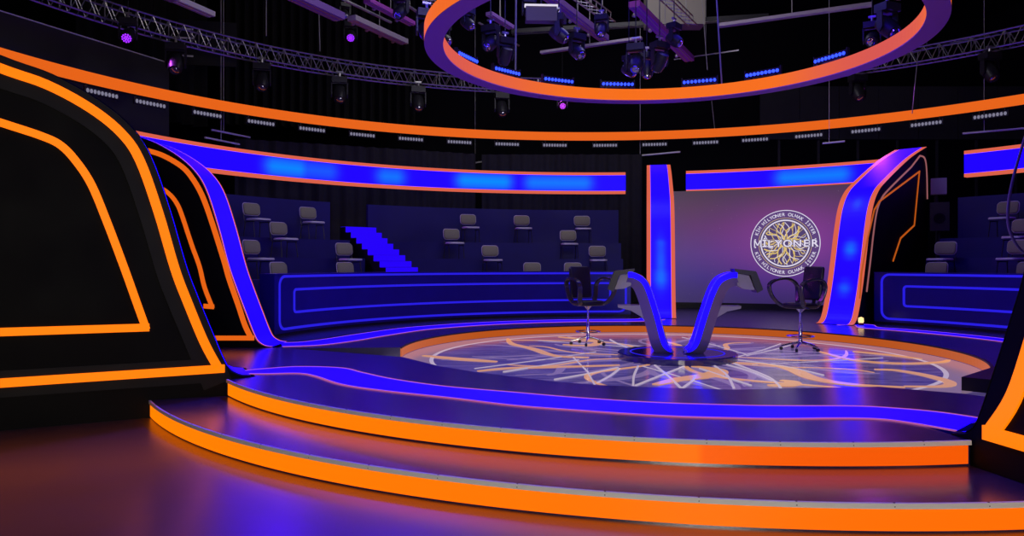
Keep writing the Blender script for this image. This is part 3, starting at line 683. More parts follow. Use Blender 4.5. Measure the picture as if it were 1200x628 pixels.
# hanging ring
RZ = 4.54; RO, RI = 3.72, 3.44; RH = 0.225
t = thing('hanging_ring', 'big glowing orange ring with purple underside hanging over the stage', 'light ring', (CX, CY, RZ))
rgl = lambda az: min(1, max(0, math.cos(math.radians(az-5))-0.78)*3.6+max(0, -math.cos(math.radians(az+5))-0.45)*1.3)  # pinker at the sides: blue light on the diffuser painted into its colour
MB().arc(RI, RO, RZ-0.012, RZ+0.004, 0, 360, 160, (CX, CY)).build('underside', M['ringunder'], t)
MB().arc(RI, RI+0.02, RZ+0.005, RZ+RH, 0, 360, 160, (CX, CY), rgl).build('inner_light_face', M['ringled'], t)
MB().arc(RO-0.02, RO, RZ+0.005, RZ+RH, 0, 360, 160, (CX, CY), lambda a: 0.15).build('outer_light_face', M['ringled'], t)
MB().arc(RI+0.021, RO-0.021, RZ+RH-0.03, RZ+RH, 0, 360, 160, (CX, CY)).build('top_plate', M['rig_dark'], t)

# LED battens
def batten(lens_m, w=0.55, n=9, power=None):
    t = thing('led_batten', '', 'stage light')
    MB().box((0, 0.03, 0.05), (w, 0.07, 0.09)).build('housing', M['rig_dark'], t)
    mb = MB()
    for i in range(n):
        x = -w/2+w*(i+0.5)/n; mt = Matrix.Translation((x, -0.006, 0.05)) @ Matrix.Rotation(PI/2, 4, 'X')
        mb.lathe((0, 0, 0), [(w/n*0.38, 0), (w/n*0.38, 0.012), (w/n*0.2, 0.022), (0.002, 0.024)], 10, mt)
    mb.build('lenses', lens_m, t, smooth=True)
    for s in (-1, 1): MB().prism([(0.0, 0.0), (0.06, 0.0), (0.06, 0.12), (0.0, 0.12)], s*(w/2+0.004), s*(w/2+0.018), lambda a, b, h: (h, a, b)).build('bracket', M['rig_dark'], t)
    return t
ordn = ['first', 'second', 'third', 'fourth', 'fifth', 'sixth', 'seventh', 'eighth', 'ninth', 'tenth', 'eleventh', 'twelfth', 'thirteenth', 'fourteenth', 'fifteenth', 'sixteenth', 'seventeenth', 'eighteenth']
pb = batten(M['bar_led'])
for s in (-1, 1): MB().box((s*0.2, 0.03, -0.022), (0.03, 0.06, 0.056)).build('foot', M['rig_dark'], pb)
for i, u in enumerate((551, 589, 657, 725, 819, 891, 972, 1062)):
    o = pb if i == 0 else copy_tree(pb)
    R = RI+0.06; az = ray_az(u, R) if u > 560 else 148
    if u == 551: az = 152.5
    if u == 589: az = 134
    if u == 1062: az = 27.5
    if u == 972: az = 49
    o.location = (*pol(R+0.08, az), RZ+RH+0.06); o.scale = (1.2, 1.2, 1.35); o.rotation_euler = (0, 0, math.radians(az-90))
    o['label'] = 'blue lit LED bar standing on the hanging ring, %s from the left' % ordn[i]; o['group'] = 'blue LED bars on the hanging ring'
    p = pol(R-0.15, az); q = pol(1.0, az)
    l = light('bar_glow', 'SPOT', (*pol(R-0.02, az), RZ+RH+0.07), (*q, 6.0), 6, (0.12, 0.06, 1.0), 0.05, 150, 0.8)
pw = batten(M['idle_glow'], 0.80, 9)
for s in (-1, 1): MB().tube([(s*0.3, 0.05, 0.08), (s*0.3, 0.13, 0.12), (s*0.3, 0.15, 0.26)], 0.012, 6).build('hanger', M['rig_dark'], pw)
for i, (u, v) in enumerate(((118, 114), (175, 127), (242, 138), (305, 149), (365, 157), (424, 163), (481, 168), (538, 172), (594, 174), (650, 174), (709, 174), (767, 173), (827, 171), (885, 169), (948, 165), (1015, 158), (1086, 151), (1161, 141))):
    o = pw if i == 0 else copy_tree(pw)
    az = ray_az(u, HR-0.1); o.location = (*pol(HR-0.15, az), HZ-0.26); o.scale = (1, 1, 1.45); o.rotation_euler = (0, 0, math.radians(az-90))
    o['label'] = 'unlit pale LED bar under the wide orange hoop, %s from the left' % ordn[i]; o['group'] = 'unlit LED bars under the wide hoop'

# ================================================================== DESK AND SWIVEL CHAIRS
ZL = -0.15
DK = (2.47, 11.06)
t = thing('game_desk', 'two-armed blue lit game desk on a round dark plinth', 'desk', (*DK, ZL), 0)
MB().lathe((*DK, ZL), [(0.86, 0), (0.88, 0.012), (0.88, 0.088), (0.865, 0.10), (0.002, 0.10)], 64).build('plinth', M['deskbase'], t)
MB().arc(0.675, 0.70, ZL+0.1, ZL+0.104, 0, 360, 64, DK).build('plinth_line', M['blueline'], t)
DR = math.radians(-9); dx = Vector((math.cos(DR), math.sin(DR), 0)); dy = Vector((-math.sin(DR), math.cos(DR), 0)); D0 = Vector((*DK, ZL+0.1))
def dl(x, y, z): return D0+dx*x+dy*y+Vector((0, 0, z))
def arm(s):
    # centre line in local (x outward, z up), thickness across it
    cl = smooth_pts([(0.10, 0.012), (0.22, 0.05), (0.31, 0.16), (0.42, 0.52), (0.53, 0.85), (0.62, 1.03), (0.74, 1.10), (0.84, 1.11)] if s > 0 else [(0.06, 0.012), (0.17, 0.05), (0.25, 0.16), (0.34, 0.50), (0.45, 0.86), (0.53, 1.03), (0.64, 1.10), (0.72, 1.11)], 5)
    th = [0.03+0.15*min(1, i/8) for i in range(len(cl))]
    inn, out = [], []
    for i, p in enumerate(cl):
        a = Vector(cl[max(0, i-1)]); b = Vector(cl[min(len(cl)-1, i+1)]); q = (b-a).normalized(); n_ = Vector((-q.y, q.x))*th[i]/2
        inn.append((p[0]+n_.x, p[1]+n_.y)); out.append((p[0]-n_.x, p[1]-n_.y))
    W2 = 0.23
    rows = []
    for (a, b), (c, d) in zip(inn, out):
        rows.append([dl(s*a, -W2, b), dl(s*(a*0.55+c*0.45), -W2-0.02, b*0.55+d*0.45), dl(s*(c+0.05), -W2+0.13, d-0.02), dl(s*(c+0.05), W2, d-0.02), dl(s*a, W2, b)])
    ar = MB().loft(rows).build('arm', M['deskside'], t)
    # lit front face and lit inner face
    def skin(pa, pb, e, nm, m):
        MB().loft([[pa(i, 0), pb(i, 0), pb(i, e), pa(i, e)] for i in range(2, len(cl))]).build(nm, m, ar)
    skin(lambda i, e: dl(s*(inn[i][0]+0.006), -W2-e-0.002, inn[i][1]-0.004), lambda i, e: dl(s*(inn[i][0]*0.55+out[i][0]*0.45), -W2-0.016-e, inn[i][1]*0.55+out[i][1]*0.45), 0.012, 'front_light', M['blue'])
    skin(lambda i, e: dl(s*(inn[i][0]-e), -W2+0.02, inn[i][1]+e*0.3), lambda i, e: dl(s*(inn[i][0]-e), W2-0.03, inn[i][1]+e*0.3), 0.006, 'inner_light', M['blue'])
    # fine bright edge bead
    MB().tube([dl(s*(inn[i][0]-0.004), -W2-0.006, inn[i][1]+0.002) for i in range(2, len(cl))], 0.006, 6).build('edge_bead', M['chrome'], ar, smooth=True)
    # side shelf
    x0 = 0.44 if s > 0 else 0.40
    MB().prism([(x0+0.02, 0.70), (x0+0.48, 0.70), (x0+0.47, 0.665), (x0+0.28, 0.62), (x0+0.13, 0.53), (x0+0.0, 0.38)], -0.10, 0.20, lambda a, b, h: dl(s*a, h, b)).build('side_shelf', M['greypl'], t)
    # monitor, tilted, seen from behind
    xm = (0.86 if s > 0 else 0.68)
    pr = [(xm-0.06, 1.25), (xm+0.24, 1.215), (xm+0.34, 0.945), (xm+0.26, 0.90), (xm+0.17, 1.155), (xm-0.04, 1.19)]
    mo = MB().prism([(a, b-0.0) for a, b in pr], -0.24, 0.24, lambda a, b, h: dl(s*a, h, b)).build('monitor', M['rig_dark'], t)
    MB().prism([(xm-0.03, 1.185), (xm+0.16, 1.15), (xm+0.24, 0.94), (xm+0.10, 0.95), (xm+0.0, 1.0)], -0.16, 0.16, lambda a, b, h: dl(s*a, h, b)).build('monitor_housing', M['greypl'], mo)
    MB().prism([(xm+0.248, 1.20), (xm+0.338, 0.955), (xm+0.346, 0.958), (xm+0.256, 1.203)], -0.21, 0.21, lambda a, b, h: dl(s*a, h, b)).build('monitor_glass', M['leather'], mo)
arm(1); arm(-1)
def swivel(label, loc, rot):
    t = thing('swivel_chair', label, 'chair', (0, 0, 0))
    # local: faces -Y
    mb = MB()
    for k in range(5):
        a = 2*PI*k/5+0.3; c, s = math.cos(a), math.sin(a)
        mb2 = MB(); mb2.tube([(0.03*c, 0.03*s, 0.13), (0.16*c, 0.16*s, 0.105), (0.30*c, 0.30*s, 0.07)], [0.022, 0.017, 0.012], 8); lg = mb2.build('base_leg', M['chrome'], t, smooth=True)
        mt = Matrix.Translation((0.30*c, 0.30*s, 0.029)) @ Matrix.Rotation(a, 4, 'Z') @ Matrix.Rotation(PI/2, 4, 'X')
        MB().lathe((0, 0, 0), [(0.01, -0.022), (0.028, -0.018), (0.028, 0.018), (0.01, 0.022)], 14, mt).build('caster', M['rig_dark'], lg, smooth=True)
    MB().lathe((0, 0, 0.10), [(0.03, 0), (0.04, 0.02), (0.034, 0.06), (0.028, 0.08), (0.028, 0.33), (0.018, 0.34), (0.018, 0.52), (0.05, 0.56), (0.07, 0.58)], 20).build('post', M['chrome'], t, smooth=True)
    ringp = [(0.21*math.cos(2*PI*i/28), 0.21*math.sin(2*PI*i/28), 0.235) for i in range(28)]
    fr_ = MB().tube(ringp, 0.011, 8, closed=True)
    for k in range(4):
        a = PI/4+k*PI/2; fr_.tube([(0.028*math.cos(a), 0.028*math.sin(a), 0.25), (0.21*math.cos(a), 0.21*math.sin(a), 0.235)], 0.007, 6)
    fr_.build('foot_ring', M['chrome'], t, smooth=True)
    rows = []
    for z, sc in ((0.69, 0.82), (0.70, 0.94), (0.735, 1.0), (0.765, 0.97), (0.78, 0.85)):
        rows.append([(0.26*sc*math.copysign(abs(math.cos(2*PI*i/32))**0.6, math.cos(2*PI*i/32)), 0.24*sc*math.copysign(abs(math.sin(2*PI*i/32))**0.6, math.sin(2*PI*i/32)), z) for i in range(32)])
    MB().loft(rows).build('seat', M['leather'], t, smooth=True)
    bt = Matrix.Translation((0, 0.265, 1.10)) @ Matrix.Rotation(math.radians(-8), 4, 'X')
    bo = MB().rbox(bt, 0.42, 0.06, 0.56, 0.05); bo.build('backrest', M['leather'], t, smooth=True)
    MB().tube([(0, 0.16, 0.69), (0, 0.27, 0.72), (0, 0.30, 0.86)], 0.03, 8).build('back_bracket', M['rig_dark'], t, smooth=True)
    for s in (-1, 1):
        P = smooth_pts([(s*0.22, -0.13, 0.715), (s*0.29, -0.22, 0.78), (s*0.34, -0.30, 0.91), (s*0.36, -0.33, 1.05), (s*0.36, -0.25, 1.13), (s*0.355, -0.08, 1.17), (s*0.34, 0.10, 1.16), (s*0.31, 0.22, 1.06), (s*0.28, 0.20, 0.88), (s*0.22, 0.14, 0.74), (s*0.20, 0.0, 0.71)], 4, closed=True)
        rows = []; N = len(P)
        for i in range(N):
            a = Vector(P[i-1]); b = Vector(P[(i+1) % N]); q = Vector(P[i]); tt = (b-a).normalized(); sd = Vector((1, 0, 0)); nn = tt.cross(sd).normalized(); sd = nn.cross(tt)
            rows.append([q+sd*u_*0.042+nn*w_*0.018 for u_, w_ in ((-1, -0.5), (-0.8, -1), (0.8, -1), (1, -0.5), (1, 0.5), (0.8, 1), (-0.8, 1), (-1, 0.5))])
        MB().loft(rows, True).build('arm_loop', M['armband'], t, smooth=True)
    t.location = loc; t.rotation_euler = (0, 0, rot)
    return t
c1 = at(689, 404, ZL); c2 = at(938, 410.5, ZL)
def face(p, q): return math.atan2(q[1]-p[1], q[0]-p[0])+PI/2
swivel('black swivel chair with looped arms left of the game desk', (*c1, ZL), face(c1, DK)-0.10)
swivel('black swivel chair with looped arms right of the desk before the screen', (*c2, ZL), face(c2, DK)-0.05)
t = thing('floor_marker_lamp', 'tiny warm lit marker lamp on the stage at the foot of the right portal', 'lamp', (*at(1009, 381.5, 0), 0))
lp = at(1009, 381.5, 0)
MB().lathe((*lp, 0), [(0.05, 0), (0.055, 0.01), (0.05, 0.05), (0.035, 0.06)], 16).build('base', mat('red_lamp_base', (0.25, 0.03, 0.02), 0.4), t)
MB().lathe((*lp, 0.06), [(0.045, 0), (0.055, 0.03), (0.05, 0.10), (0.002, 0.12)], 16).build('glass', M['warm'], t)

# ================================================================== RIG
def truss(label, R, z, a0, a1, n, h=0.42, w=0.38):
    t = thing('lighting_truss', label, 'truss', (*pol(R, (a0+a1)/2), z))
    for dr_, dz_ in ((-w/2, 0), (w/2, 0), (-w/2, h), (w/2, h)):
        MB().tube([(*pol(R+dr_, a0+(a1-a0)*i/90), z+dz_) for i in range(91)], 0.025, 6).build('chord', M['truss'], t, smooth=True)
    mb = MB()
    for i in range(n):
        x0 = a0+(a1-a0)*i/n; x1 = a0+(a1-a0)*(i+1)/n
        for dr_ in (-w/2, w/2):
            p = (*pol(R+dr_, x0), z if i % 2 else z+h); q = (*pol(R+dr_, x1), z+h if i % 2 else z); mb.tube([p, q], 0.013, 5)
            if i % 4 == 0: mb.tube([(*pol(R+dr_, x0), z), (*pol(R+dr_, x0), z+h)], 0.013, 5)
        for dz_ in (0, h): mb.tube([(*pol(R-w/2, x0), z+dz_), (*pol(R+w/2, x1), z+dz_)], 0.012, 5)
    o = mb.build('lattice', M['truss'], t); return t
truss('long curved silver lighting truss sweeping across the top left', 13.6, 7.05, 178, 93, 96)
truss('curved lighting truss in shadow behind the ring at the top right', 13.6, 7.05, 58, 14, 52)
def head(label, px, z, rot=0.0, tilt=0.0, sc=1.0, lit=None, hang=0.0, Y=None):
    t = thing('moving_head_light', label, 'stage light', (0, 0, 0))
    MB().box((0, 0, -0.07), (0.36, 0.26, 0.14)).build('base', M['rig_dark'], t)
    mb = MB(); mb.tube([(0, 0, 0), (0, 0, 0.12)], 0.03, 8); mb.box((0, 0, 0.13), (0.16, 0.06, 0.04)); mb.build('clamp', M['truss'], t)
    mb = MB()
    for s in (-1, 1): mb.prism([(-0.05, -0.14), (0.05, -0.14), (0.06, -0.42), (0.0, -0.5), (-0.06, -0.42)], s*0.17, s*0.20, lambda a, b, h: (h, a, b))
    mb.box((0, 0, -0.15), (0.40, 0.10, 0.025))
    mb.build('yoke', M['rig_dark'], t)
    mt = Matrix.Translation((0, 0, -0.40)) @ Matrix.Rotation(-tilt, 4, 'X')
    hd = MB().lathe((0, 0, 0), [(0.06, 0.20), (0.13, 0.18), (0.15, 0.06), (0.15, -0.10), (0.125, -0.20), (0.10, -0.21)], 20, mt).build('lamp_head', M['rig_dark'], t, smooth=True)
    if lit:
        mb = MB()
        for (r, n_) in ((0, 1), (0.045, 6), (0.09, 11)):
            for i in range(n_): a = 2*PI*i/max(1, n_); mb.lathe((0, 0, 0), [(0.02, -0.212), (0.016, -0.225), (0.002, -0.228)], 8, mt @ Matrix.Translation((r*math.cos(a), r*math.sin(a), 0)))
        mb.build('lit_lens', lit, hd)
    else: MB().lathe((0, 0, 0), [(0.095, -0.205), (0.085, -0.23), (0.05, -0.245), (0.002, -0.25)], 20, mt).build('lens', M['lens'], hd, smooth=True)
    t.location = (0, 0, 0)
    if Y:
        p = atY(*px, Y); MB().tube([(0, 0, 0.1), (0, 0, (11.5-p[2])/sc)], 0.009/sc, 6).build('drop_pole', M['rig_dark'], t)
    else:
        k = ray_az(px[0], 13.6-0.19); p = (*pol(13.41, k), z)
    t.location = p; t.rotation_euler = (0, 0, rot); t.scale = (sc, sc, sc)
    return t
ZT = 6.92
for u, lab in ((206, 'moving head light hanging on the left truss, first from the left'), (307, 'moving head light with a glinting lens below the left truss, second from the left'), (398, 'moving head light below the left truss, left of the middle drape edge'),
               (490, 'round moving head light below the truss, just left of the hanging ring'), (588, 'shadowed moving head light behind the left rim of the hanging ring'), (1005, 'dark moving head light below the hanging ring at the right'), (1160, 'moving head light on the right truss near the frame edge')):
    head(lab, (u, 0), ZT, 0.2, 0.55, 1.25)
head('violet glowing spotlight left of the first moving head at the top left', (150, 22), 0, 0.3, 1.0, 1.0, M['purple_led'], Y=17.5)
head('violet glowing spotlight above the middle of the left truss', (411, 26), 0, 0.2, 1.0, 0.95, M['purple_led'], Y=20.5)
head('magenta glowing spotlight seen below the hanging ring', (659, 111), 0, 0, 1.25, 0.85, M['magenta_led'], Y=23.5)
for (u, v, Y, r, tl, sc, lab) in ((676, 40, 13.6, 0.6, 0.9, 0.8, 'moving head light inside the ring under the left violet bar'), (745, 52, 13.2, -0.3, 0.7, 0.85, 'left moving head of the fixture cluster in the ring centre'), (773, 50, 13.4, 0.5, -0.7, 0.85, 'right moving head of the fixture cluster in the ring centre'),
                                  (758, 62, 13.8, 0, 0.2, 0.75, 'lowest moving head of the fixture cluster in the ring centre'), (1040, 5, 13.0, 0.4, 0.8, 1.0, 'bluish moving head inside the right side of the ring'), (500, 12, 12.5, 0.3, 0.9, 0.9, 'moving head light just left of the hanging ring top'),
                                  (575, 30, 13.4, -0.5, 0.9, 0.8, 'moving head light inside the left side of the ring'), (592, 45, 13.8, 0.5, -0.6, 0.8, 'lower moving head light inside the left side of the ring'), (655, 18, 13.5, 1.3, 0.9, 0.85, 'dark barrel light beside the white floodlight')):
    head(lab, (u, v), 0, r, tl, sc, Y=Y)
ZP = 7.45
def bar(label, p0, p1, w, m, z=ZP, knobs=0, h=None):
    a = Vector(atz(*p0, z)); b = Vector(atz(*p1, z)); t = thing('rig_bar', label, 'lighting bar', ((a+b)/2)[:])
    d_ = (b-a).normalized(); s_ = Vector((-d_.y, d_.x, 0)); rows = []
    hh = h or w*0.5
    for q in (a, b): rows.append([q-s_*w/2, q+s_*w/2, q+s_*w/2+Vector((0, 0, hh)), q-s_*w/2+Vector((0, 0, hh))])
    MB().loft(rows).build('beam', m, t)
    mb = MB()
    for k in (-0.25, 0.25): mb.loft([[q+s_*(w*k-w*0.06), q+s_*(w*k+w*0.06), q+s_*(w*k+w*0.06)-Vector((0, 0, 0.012)), q+s_*(w*k-w*0.06)-Vector((0, 0, 0.012))] for q in (a, b)])
    mb.build('rail', M['truss'], t)
    for k in range(knobs):
        q = a+(b-a)*(k+0.5)/knobs+s_*w*0.75; MB().lathe(q, [(0.02, -0.02), (0.05, 0.0), (0.05, 0.05), (0.02, 0.07)], 10).build('knob', M['truss'], t, smooth=True)
    MB().tube([a+(b-a)*0.5+Vector((0, 0, hh)), a+(b-a)*0.5+Vector((0, 0, 11.5-z))], 0.012, 6).build('hanger', M['cable'], t)
    return t
M['violet_prof'] = mat('violet_profile', (0.32, 0.16, 0.62), 0.4, 0.3)
M['magenta_prof'] = mat('magenta_profile', (0.45, 0.08, 0.55), 0.4, 0.3)
bar('wide violet rig bar sloping down from the top edge above the left truss', (333, -6), (398, 24), 0.34, M['violet_prof'])
bar('dim grey rig bar continuing down right behind the violet one', (412, 24), (474, 52), 0.26, M['profile'], knobs=4)
bar('thin warm silver pipe above the dim rig bar', (396, -3), (458, 27), 0.07, M['truss'])
bar('violet and magenta rig bar ending left of the hanging ring', (430, 3), (483, 30), 0.20, M['magenta_prof'], knobs=2)
bar('thin silver pipe running down to the moving head by the ring', (462, -3), (497, 20), 0.07, M['truss'])
bar('bright ribbed white rig bar at the top left', (206, 2), (248, 20), 0.24, M['nosing'])
bar('dark violet rig bar left of the ribbed white one', (178, -8), (204, 2), 0.26, M['violet_prof'])
bar('long violet rig bar crossing the left part of the ring opening', (640, -3), (708, 48), 0.28, M['violet_prof'], knobs=3)
bar('level pipe with a bright white end inside the ring', (634, 63), (752, 46), 0.13, M['profile'], z=7.0)
bar('violet rig bar with knobs sloping down right through the ring opening', (743, 8), (808, 72), 0.26, M['magenta_prof'], knobs=4, z=6.9)
bar('pale violet pipe at the right inside of the ring', (842, 32), (1022, 7), 0.15, M['profile'], z=6.9)
bar('violet stub bar inside the left rim of the ring', (573, 18), (599, 34), 0.18, M['violet_prof'])
bar('thin silver pipe inside the left side of the ring', (561, 27), (608, 54), 0.05, M['truss'])
bar('thin grey pipe low behind the ring opening', (790, 70), (866, 59), 0.04, M['profile'], z=7.9)
bar('long dark roof beam high behind the ring', (600, 40), (900, 22), 0.25, M['rig_dark'], z=8.6)
bar('faint grey roof beam at the upper right', (1000, 80), (1190, 32), 0.05, M['violet_prof'], z=8.4)
for p0, p1, z, lab in (((240, 161), (300, 173), 4.75, 'thin white tube under the hoop above the left band'), ((248, 152), (293, 161), 5.0, 'thin dark tube just above the white one at the left'), ((546, 192), (583, 187.5), 4.9, 'short white tube above the middle of the left band'), ((731, 184), (797, 178), 4.9, 'thin white tube above the slim portal'),
                       ((964, 168), (990, 165.5), 4.9, 'short white tube above the band over the screen'), ((1128, 156.5), (1215, 149), 4.9, 'long white tube above the right band')):
    a = Vector(atz(*p0, z)); b = Vector(atz(*p1, z))
    o = MB().tube([a, b], 0.028, 8).tube([a+(b-a)*0.3, a+(b-a)*0.3+Vector((0, 0, 11.5-z))], 0.006, 5).build('hanging_tube', M['nosing']); tag(o, lab, 'tube')
def cable(lab, p0, p1, Y, r=0.016, sag=0):
    a = Vector(atY(*p0, Y)); b = Vector(atY(*p1, Y)); o = MB().tube([a, (a+b)/2+Vector((sag, 0, 0)), b], r, 6).build('suspension_cable', M['cable']); tag(o, lab, 'cable')
cable('steel cable holding the hanging ring left of its lowest point', (838, -30), (846, 100), 14.9)
cable('steel cable dropping from the roof to the left truss, left one', (312, -40), (312, 42), 20.2)
cable('steel cable dropping from the roof to the left truss, right one', (372, -40), (375, 60), 21.2)
cable('thin cable hanging from the ring down to the wide hoop at the right', (1076, 60), (1069, 133), 20.9, 0.012)
cable('thin cable rising from the wide hoop behind the slim portal', (834, 118), (838, 156), 24.2, 0.012)
cable('thin cable beside the violet knob bar in the ring', (822, -10), (829, 82), 17.5, 0.008)
cable('cable pair inside the left part of the ring', (605, -20), (604, 88), 14.2, 0.02)
cable('short cable holding the right side of the ring', (1090, -20), (1090, 12), 13.0, 0.012)
def ladder(lab, p0, p1, z, w=0.24, n=9, drop=0.26):
    a = Vector(atz(*p0, z)); b = Vector(atz(*p1, z)); d_ = (b-a).normalized(); s_ = Vector((-d_.y, d_.x, 0))*w/2; t = thing('short_truss', lab, 'truss', ((a+b)/2)[:])
    ed = [s_, -s_, Vector((0, 0, drop))]
    for e_ in ed: MB().tube([a+e_, b+e_], 0.018, 6).build('chord', M['truss'], t, smooth=True)
    mb = MB()
    for i in range(n):
        q0 = a+(b-a)*i/n; q1 = a+(b-a)*(i+1)/n
        for k in range(3): mb.tube([q0+ed[k], q1+ed[(k+1) % 3]], 0.009, 5)
    mb.build('lattice', M['truss'], t)
    for k in (0.2, 0.8): MB().tube([a+(b-a)*k+ed[2], a+(b-a)*k+Vector((0, 0, 11.5-z))], 0.012, 6).build('hanger', M['cable'], t)
ladder('short silver truss above the long violet bar in the ring', (660, -14), (716, 26), 7.75)
ladder('short silver truss above the fixture cluster in the ring centre', (768, -12), (812, 30), 7.75)
ladder('short silver truss left of the hanging ring at the top edge', (470, -20), (520, 12), 7.75)
ladder('short silver truss at the right inside of the ring', (985, -14), (1060, -2), 7.6)
for (u, v, Y, r, tl, sc, lab) in ((620, -2, 14.2, 0.2, 1.0, 0.7, 'small fixture behind the white floodlight'), (705, 18, 14.6, -0.4, 0.6, 0.7, 'small moving head under the short truss inside the ring'), (790, 28, 13.0, 0.9, 0.9, 0.7, 'small moving head beside the knob bar in the ring'),
                                  (737, 66, 14.4, 0.9, 1.0, 0.7, 'lower left moving head of the fixture cluster in the ring centre'), (1022, 26, 14.0, -0.6, 1.0, 0.8, 'lower moving head at the right inside of the ring'), (548, 10, 14.0, 0.9, 0.9, 0.7, 'moving head cut by the left rim of the ring'),
                                  (470, -6, 14.5, -0.5, 0.8, 0.8, 'moving head at the top edge left of the ring'), (520, 28, 15.5, 1.0, 1.0, 0.8, 'violet tinted fixture hanging just behind the left rim of the ring'), (404, 4, 19.5, 0.5, 0.9, 0.7, 'small fixture clamped to the violet bar above the left truss')):
    head(lab, (u, v), 0, r, tl, sc, Y=Y)
# white softbox
t = thing('floodlight', 'grey box floodlight with a bright white top edge inside the ring', 'stage light', atY(634, 26, 13.4))
p = Vector(atY(634, 26, 13.4))
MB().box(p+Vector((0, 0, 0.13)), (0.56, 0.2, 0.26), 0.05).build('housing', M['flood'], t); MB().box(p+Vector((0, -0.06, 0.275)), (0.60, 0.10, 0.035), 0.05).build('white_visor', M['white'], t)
MB().tube([p+Vector((0, 0, 0.3)), p+Vector((0, 0, 3.0))], 0.02, 6).build('hanger', M['rig_dark'], t)
M['grid_pale'] = mat('pale_duct', (0.32, 0.30, 0.24), 0.8)
tag(MB().box(atY(790, 14, 22), (1.7, 0.6, 0.9)).build('air_duct', M['grid_pale']), 'pale olive air duct glimpsed high behind the ring', 'duct')
# studio flats and drapes behind the rig
for i in range(7):
    x = 9.6+i*1.42; z0 = 5.85
    o = MB().box((x, 26.5, 6.7), (1.40, 0.08, 1.9)).box((x, 26.55, 2.8), (0.08, 0.05, 6.0)).build('grey_wall_flat', M['flat']); tag(o, 'dark grey studio flat behind the hoop, %s from the left' % ordn[i], 'flat', 'grey flats behind the hoop')
p0 = Vector((-12.1, 14.6, 0)); p1 = Vector((-9.6, 20.6, 0)); d_ = (p1-p0).normalized(); ang = math.atan2(d_.y, d_.x)
t = thing('side_flat', 'dark grey flat with a thin bright top edge behind the hoop at the left', 'flat', ((p0+p1)/2)[:])
t.location.z = ZF
MB().box((p0+p1)/2+Vector((0, 0, 3.26)), ((p1-p0).length, 0.08, 7.2), ang).build('panel', M['flat'], t); MB().box((p0+p1)/2+Vector((0, 0, 6.88)), ((p1-p0).length, 0.1, 0.025), ang).build('top_edge', M['nosing'], t)
def drape(lab, x0, y0, x1, y1, z0, z1, folds, depth=0.12):
    a = Vector((x0, y0)); b = Vector((x1, y1)); L = (b-a).length; d_ = (b-a)/L; n_ = Vector((-d_.y, d_.x)); N = folds*8
    mb = MB(); rg = random.Random(int(x0*10)+folds); ph = [rg.uniform(0.6, 1.4) for _ in range(folds+1)]
    def row(z, k): return [(*(a+d_*L*i/N+n_*depth*k*ph[i//8]*math.sin(2*PI*i/8)), z) for i in range(N+1)]
    zs = [z0+(z1-z0)*j/6 for j in range(7)]
    R = [[mb.v(p) for p in row(z, 1.0-0.3*j/6)] for j, z in enumerate(zs)]; B = [[mb.v((p[0]+n_.x*0.03, p[1]+n_.y*0.03, p[2])) for p in row(z, 1.0-0.3*j/6)] for j, z in enumerate(zs)]
    for j in range(6):
        for i in range(N): mb.f(R[j][i], R[j][i+1], R[j+1][i+1], R[j+1][i]); mb.f(B[j][i], B[j+1][i], B[j+1][i+1], B[j][i+1])
    for i in range(N): mb.f(R[0][i], B[0][i], B[0][i+1], R[0][i+1]); mb.f(R[6][i], R[6][i+1], B[6][i+1], B[6][i])
    for i in (0, N):
        for j in range(6): mb.f(R[j][i], R[j+1][i], B[j+1][i], B[j][i])
    o = mb.build('black_drape', M['drape'], smooth=True); tag(o, lab, 'curtain')
drape('folded black stage drape hanging above the left truss', -10.3, 26, -3.6, 27.5, 6.2, 11.45, 22, 0.2)
drape('black drape hanging behind the left truss end', -13.0, 22.0, -10.6, 25.6, 6.0, 11.45, 9, 0.2)
drape('dark drape behind the band above the stair', -8.0, 21.3, -1.2, 24.3, 0.0, 4.9, 18, 0.08)
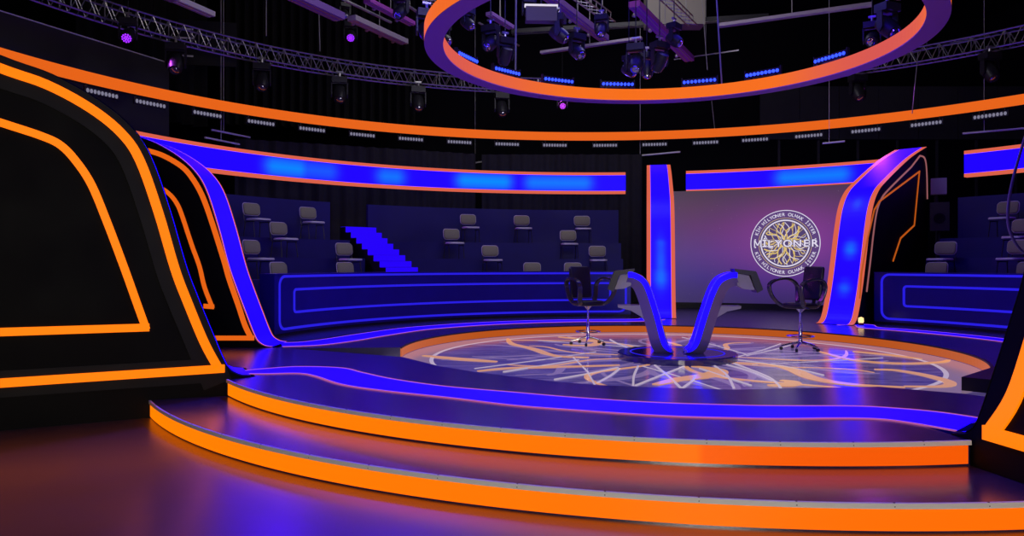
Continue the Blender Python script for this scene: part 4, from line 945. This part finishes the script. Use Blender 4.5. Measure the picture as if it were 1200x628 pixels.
drape('dark drape behind the band between stair and slim portal', -1.0, 24.4, 4.3, 24.4, 0.0, 4.9, 14, 0.08)
# louvre behind the truss at upper left
t = thing('wall_louvre', 'small slatted metal louvre catching light behind the left truss', 'louvre', atY(222, 70, 21.5)); p = Vector(atY(222, 70, 21.5))
for i in range(4): MB().box(p+Vector((-0.1, 0, 0.1+i*0.26)), (0.42, 0.12, 0.05), 0.2).build('slat', M['nosing'], t)
MB().box(p+Vector((0.5, 0.1, 0.5)), (1.6, 0.05, 1.3), 0.2).build('backing', M['rig_dark'], t)
# loudspeaker beside the right portal
q = atY(1100, 243, 18.4)
t = thing('loudspeaker', 'dark loudspeaker with a grey top box right of the right portal', 'loudspeaker', (q[0], q[1], 2.1)); Q = Vector((q[0], q[1], 0))
MB().box(Q+Vector((0.02, 0, 2.45)), (0.42, 0.36, 0.7), -0.5).build('cabinet', M['rig_dark'], t); MB().box(Q+Vector((0.0, 0, 3.2)), (0.34, 0.34, 0.40), -0.5).build('grey_box', M['greypl'], t)
MB().tube([Q+Vector((0.0, 0.1, 2.8)), Q+Vector((0, 0.1, 3.02))], 0.05, 8).build('neck', M['rig_dark'], t); MB().tube([Q+Vector((0, 0.0, 0)), Q+Vector((0, 0, 2.1))], 0.04, 8).build('stand', M['rig_dark'], t)
mt = Matrix.Translation(Q+Vector((-0.09, -0.19, 2.4))) @ Matrix.Rotation(-0.5, 4, 'Z') @ Matrix.Rotation(PI/2, 4, 'X')
MB().lathe((0, 0, 0), [(0.13, 0), (0.13, 0.012), (0.10, 0.012), (0.03, 0.0)], 20, mt).build('cone', M['frame'], t)
# hanging cable loop at the right edge
P = smooth_pts([atY(1215, 120, 9.0), atY(1199, 168, 9.0), atY(1186, 215, 9.0), atY(1181, 250, 9.0), atY(1185, 275, 9.0), atY(1200, 296, 9.0), atY(1225, 300, 9.0), atY(1245, 260, 9.0), atY(1250, 0, 9.0), atY(1250, -500, 9.0)], 6)
tag(MB().tube(P, 0.017, 8).build('hanging_cable', M['cable'], smooth=True), 'grey cable hanging in a loop at the right frame edge', 'cable')
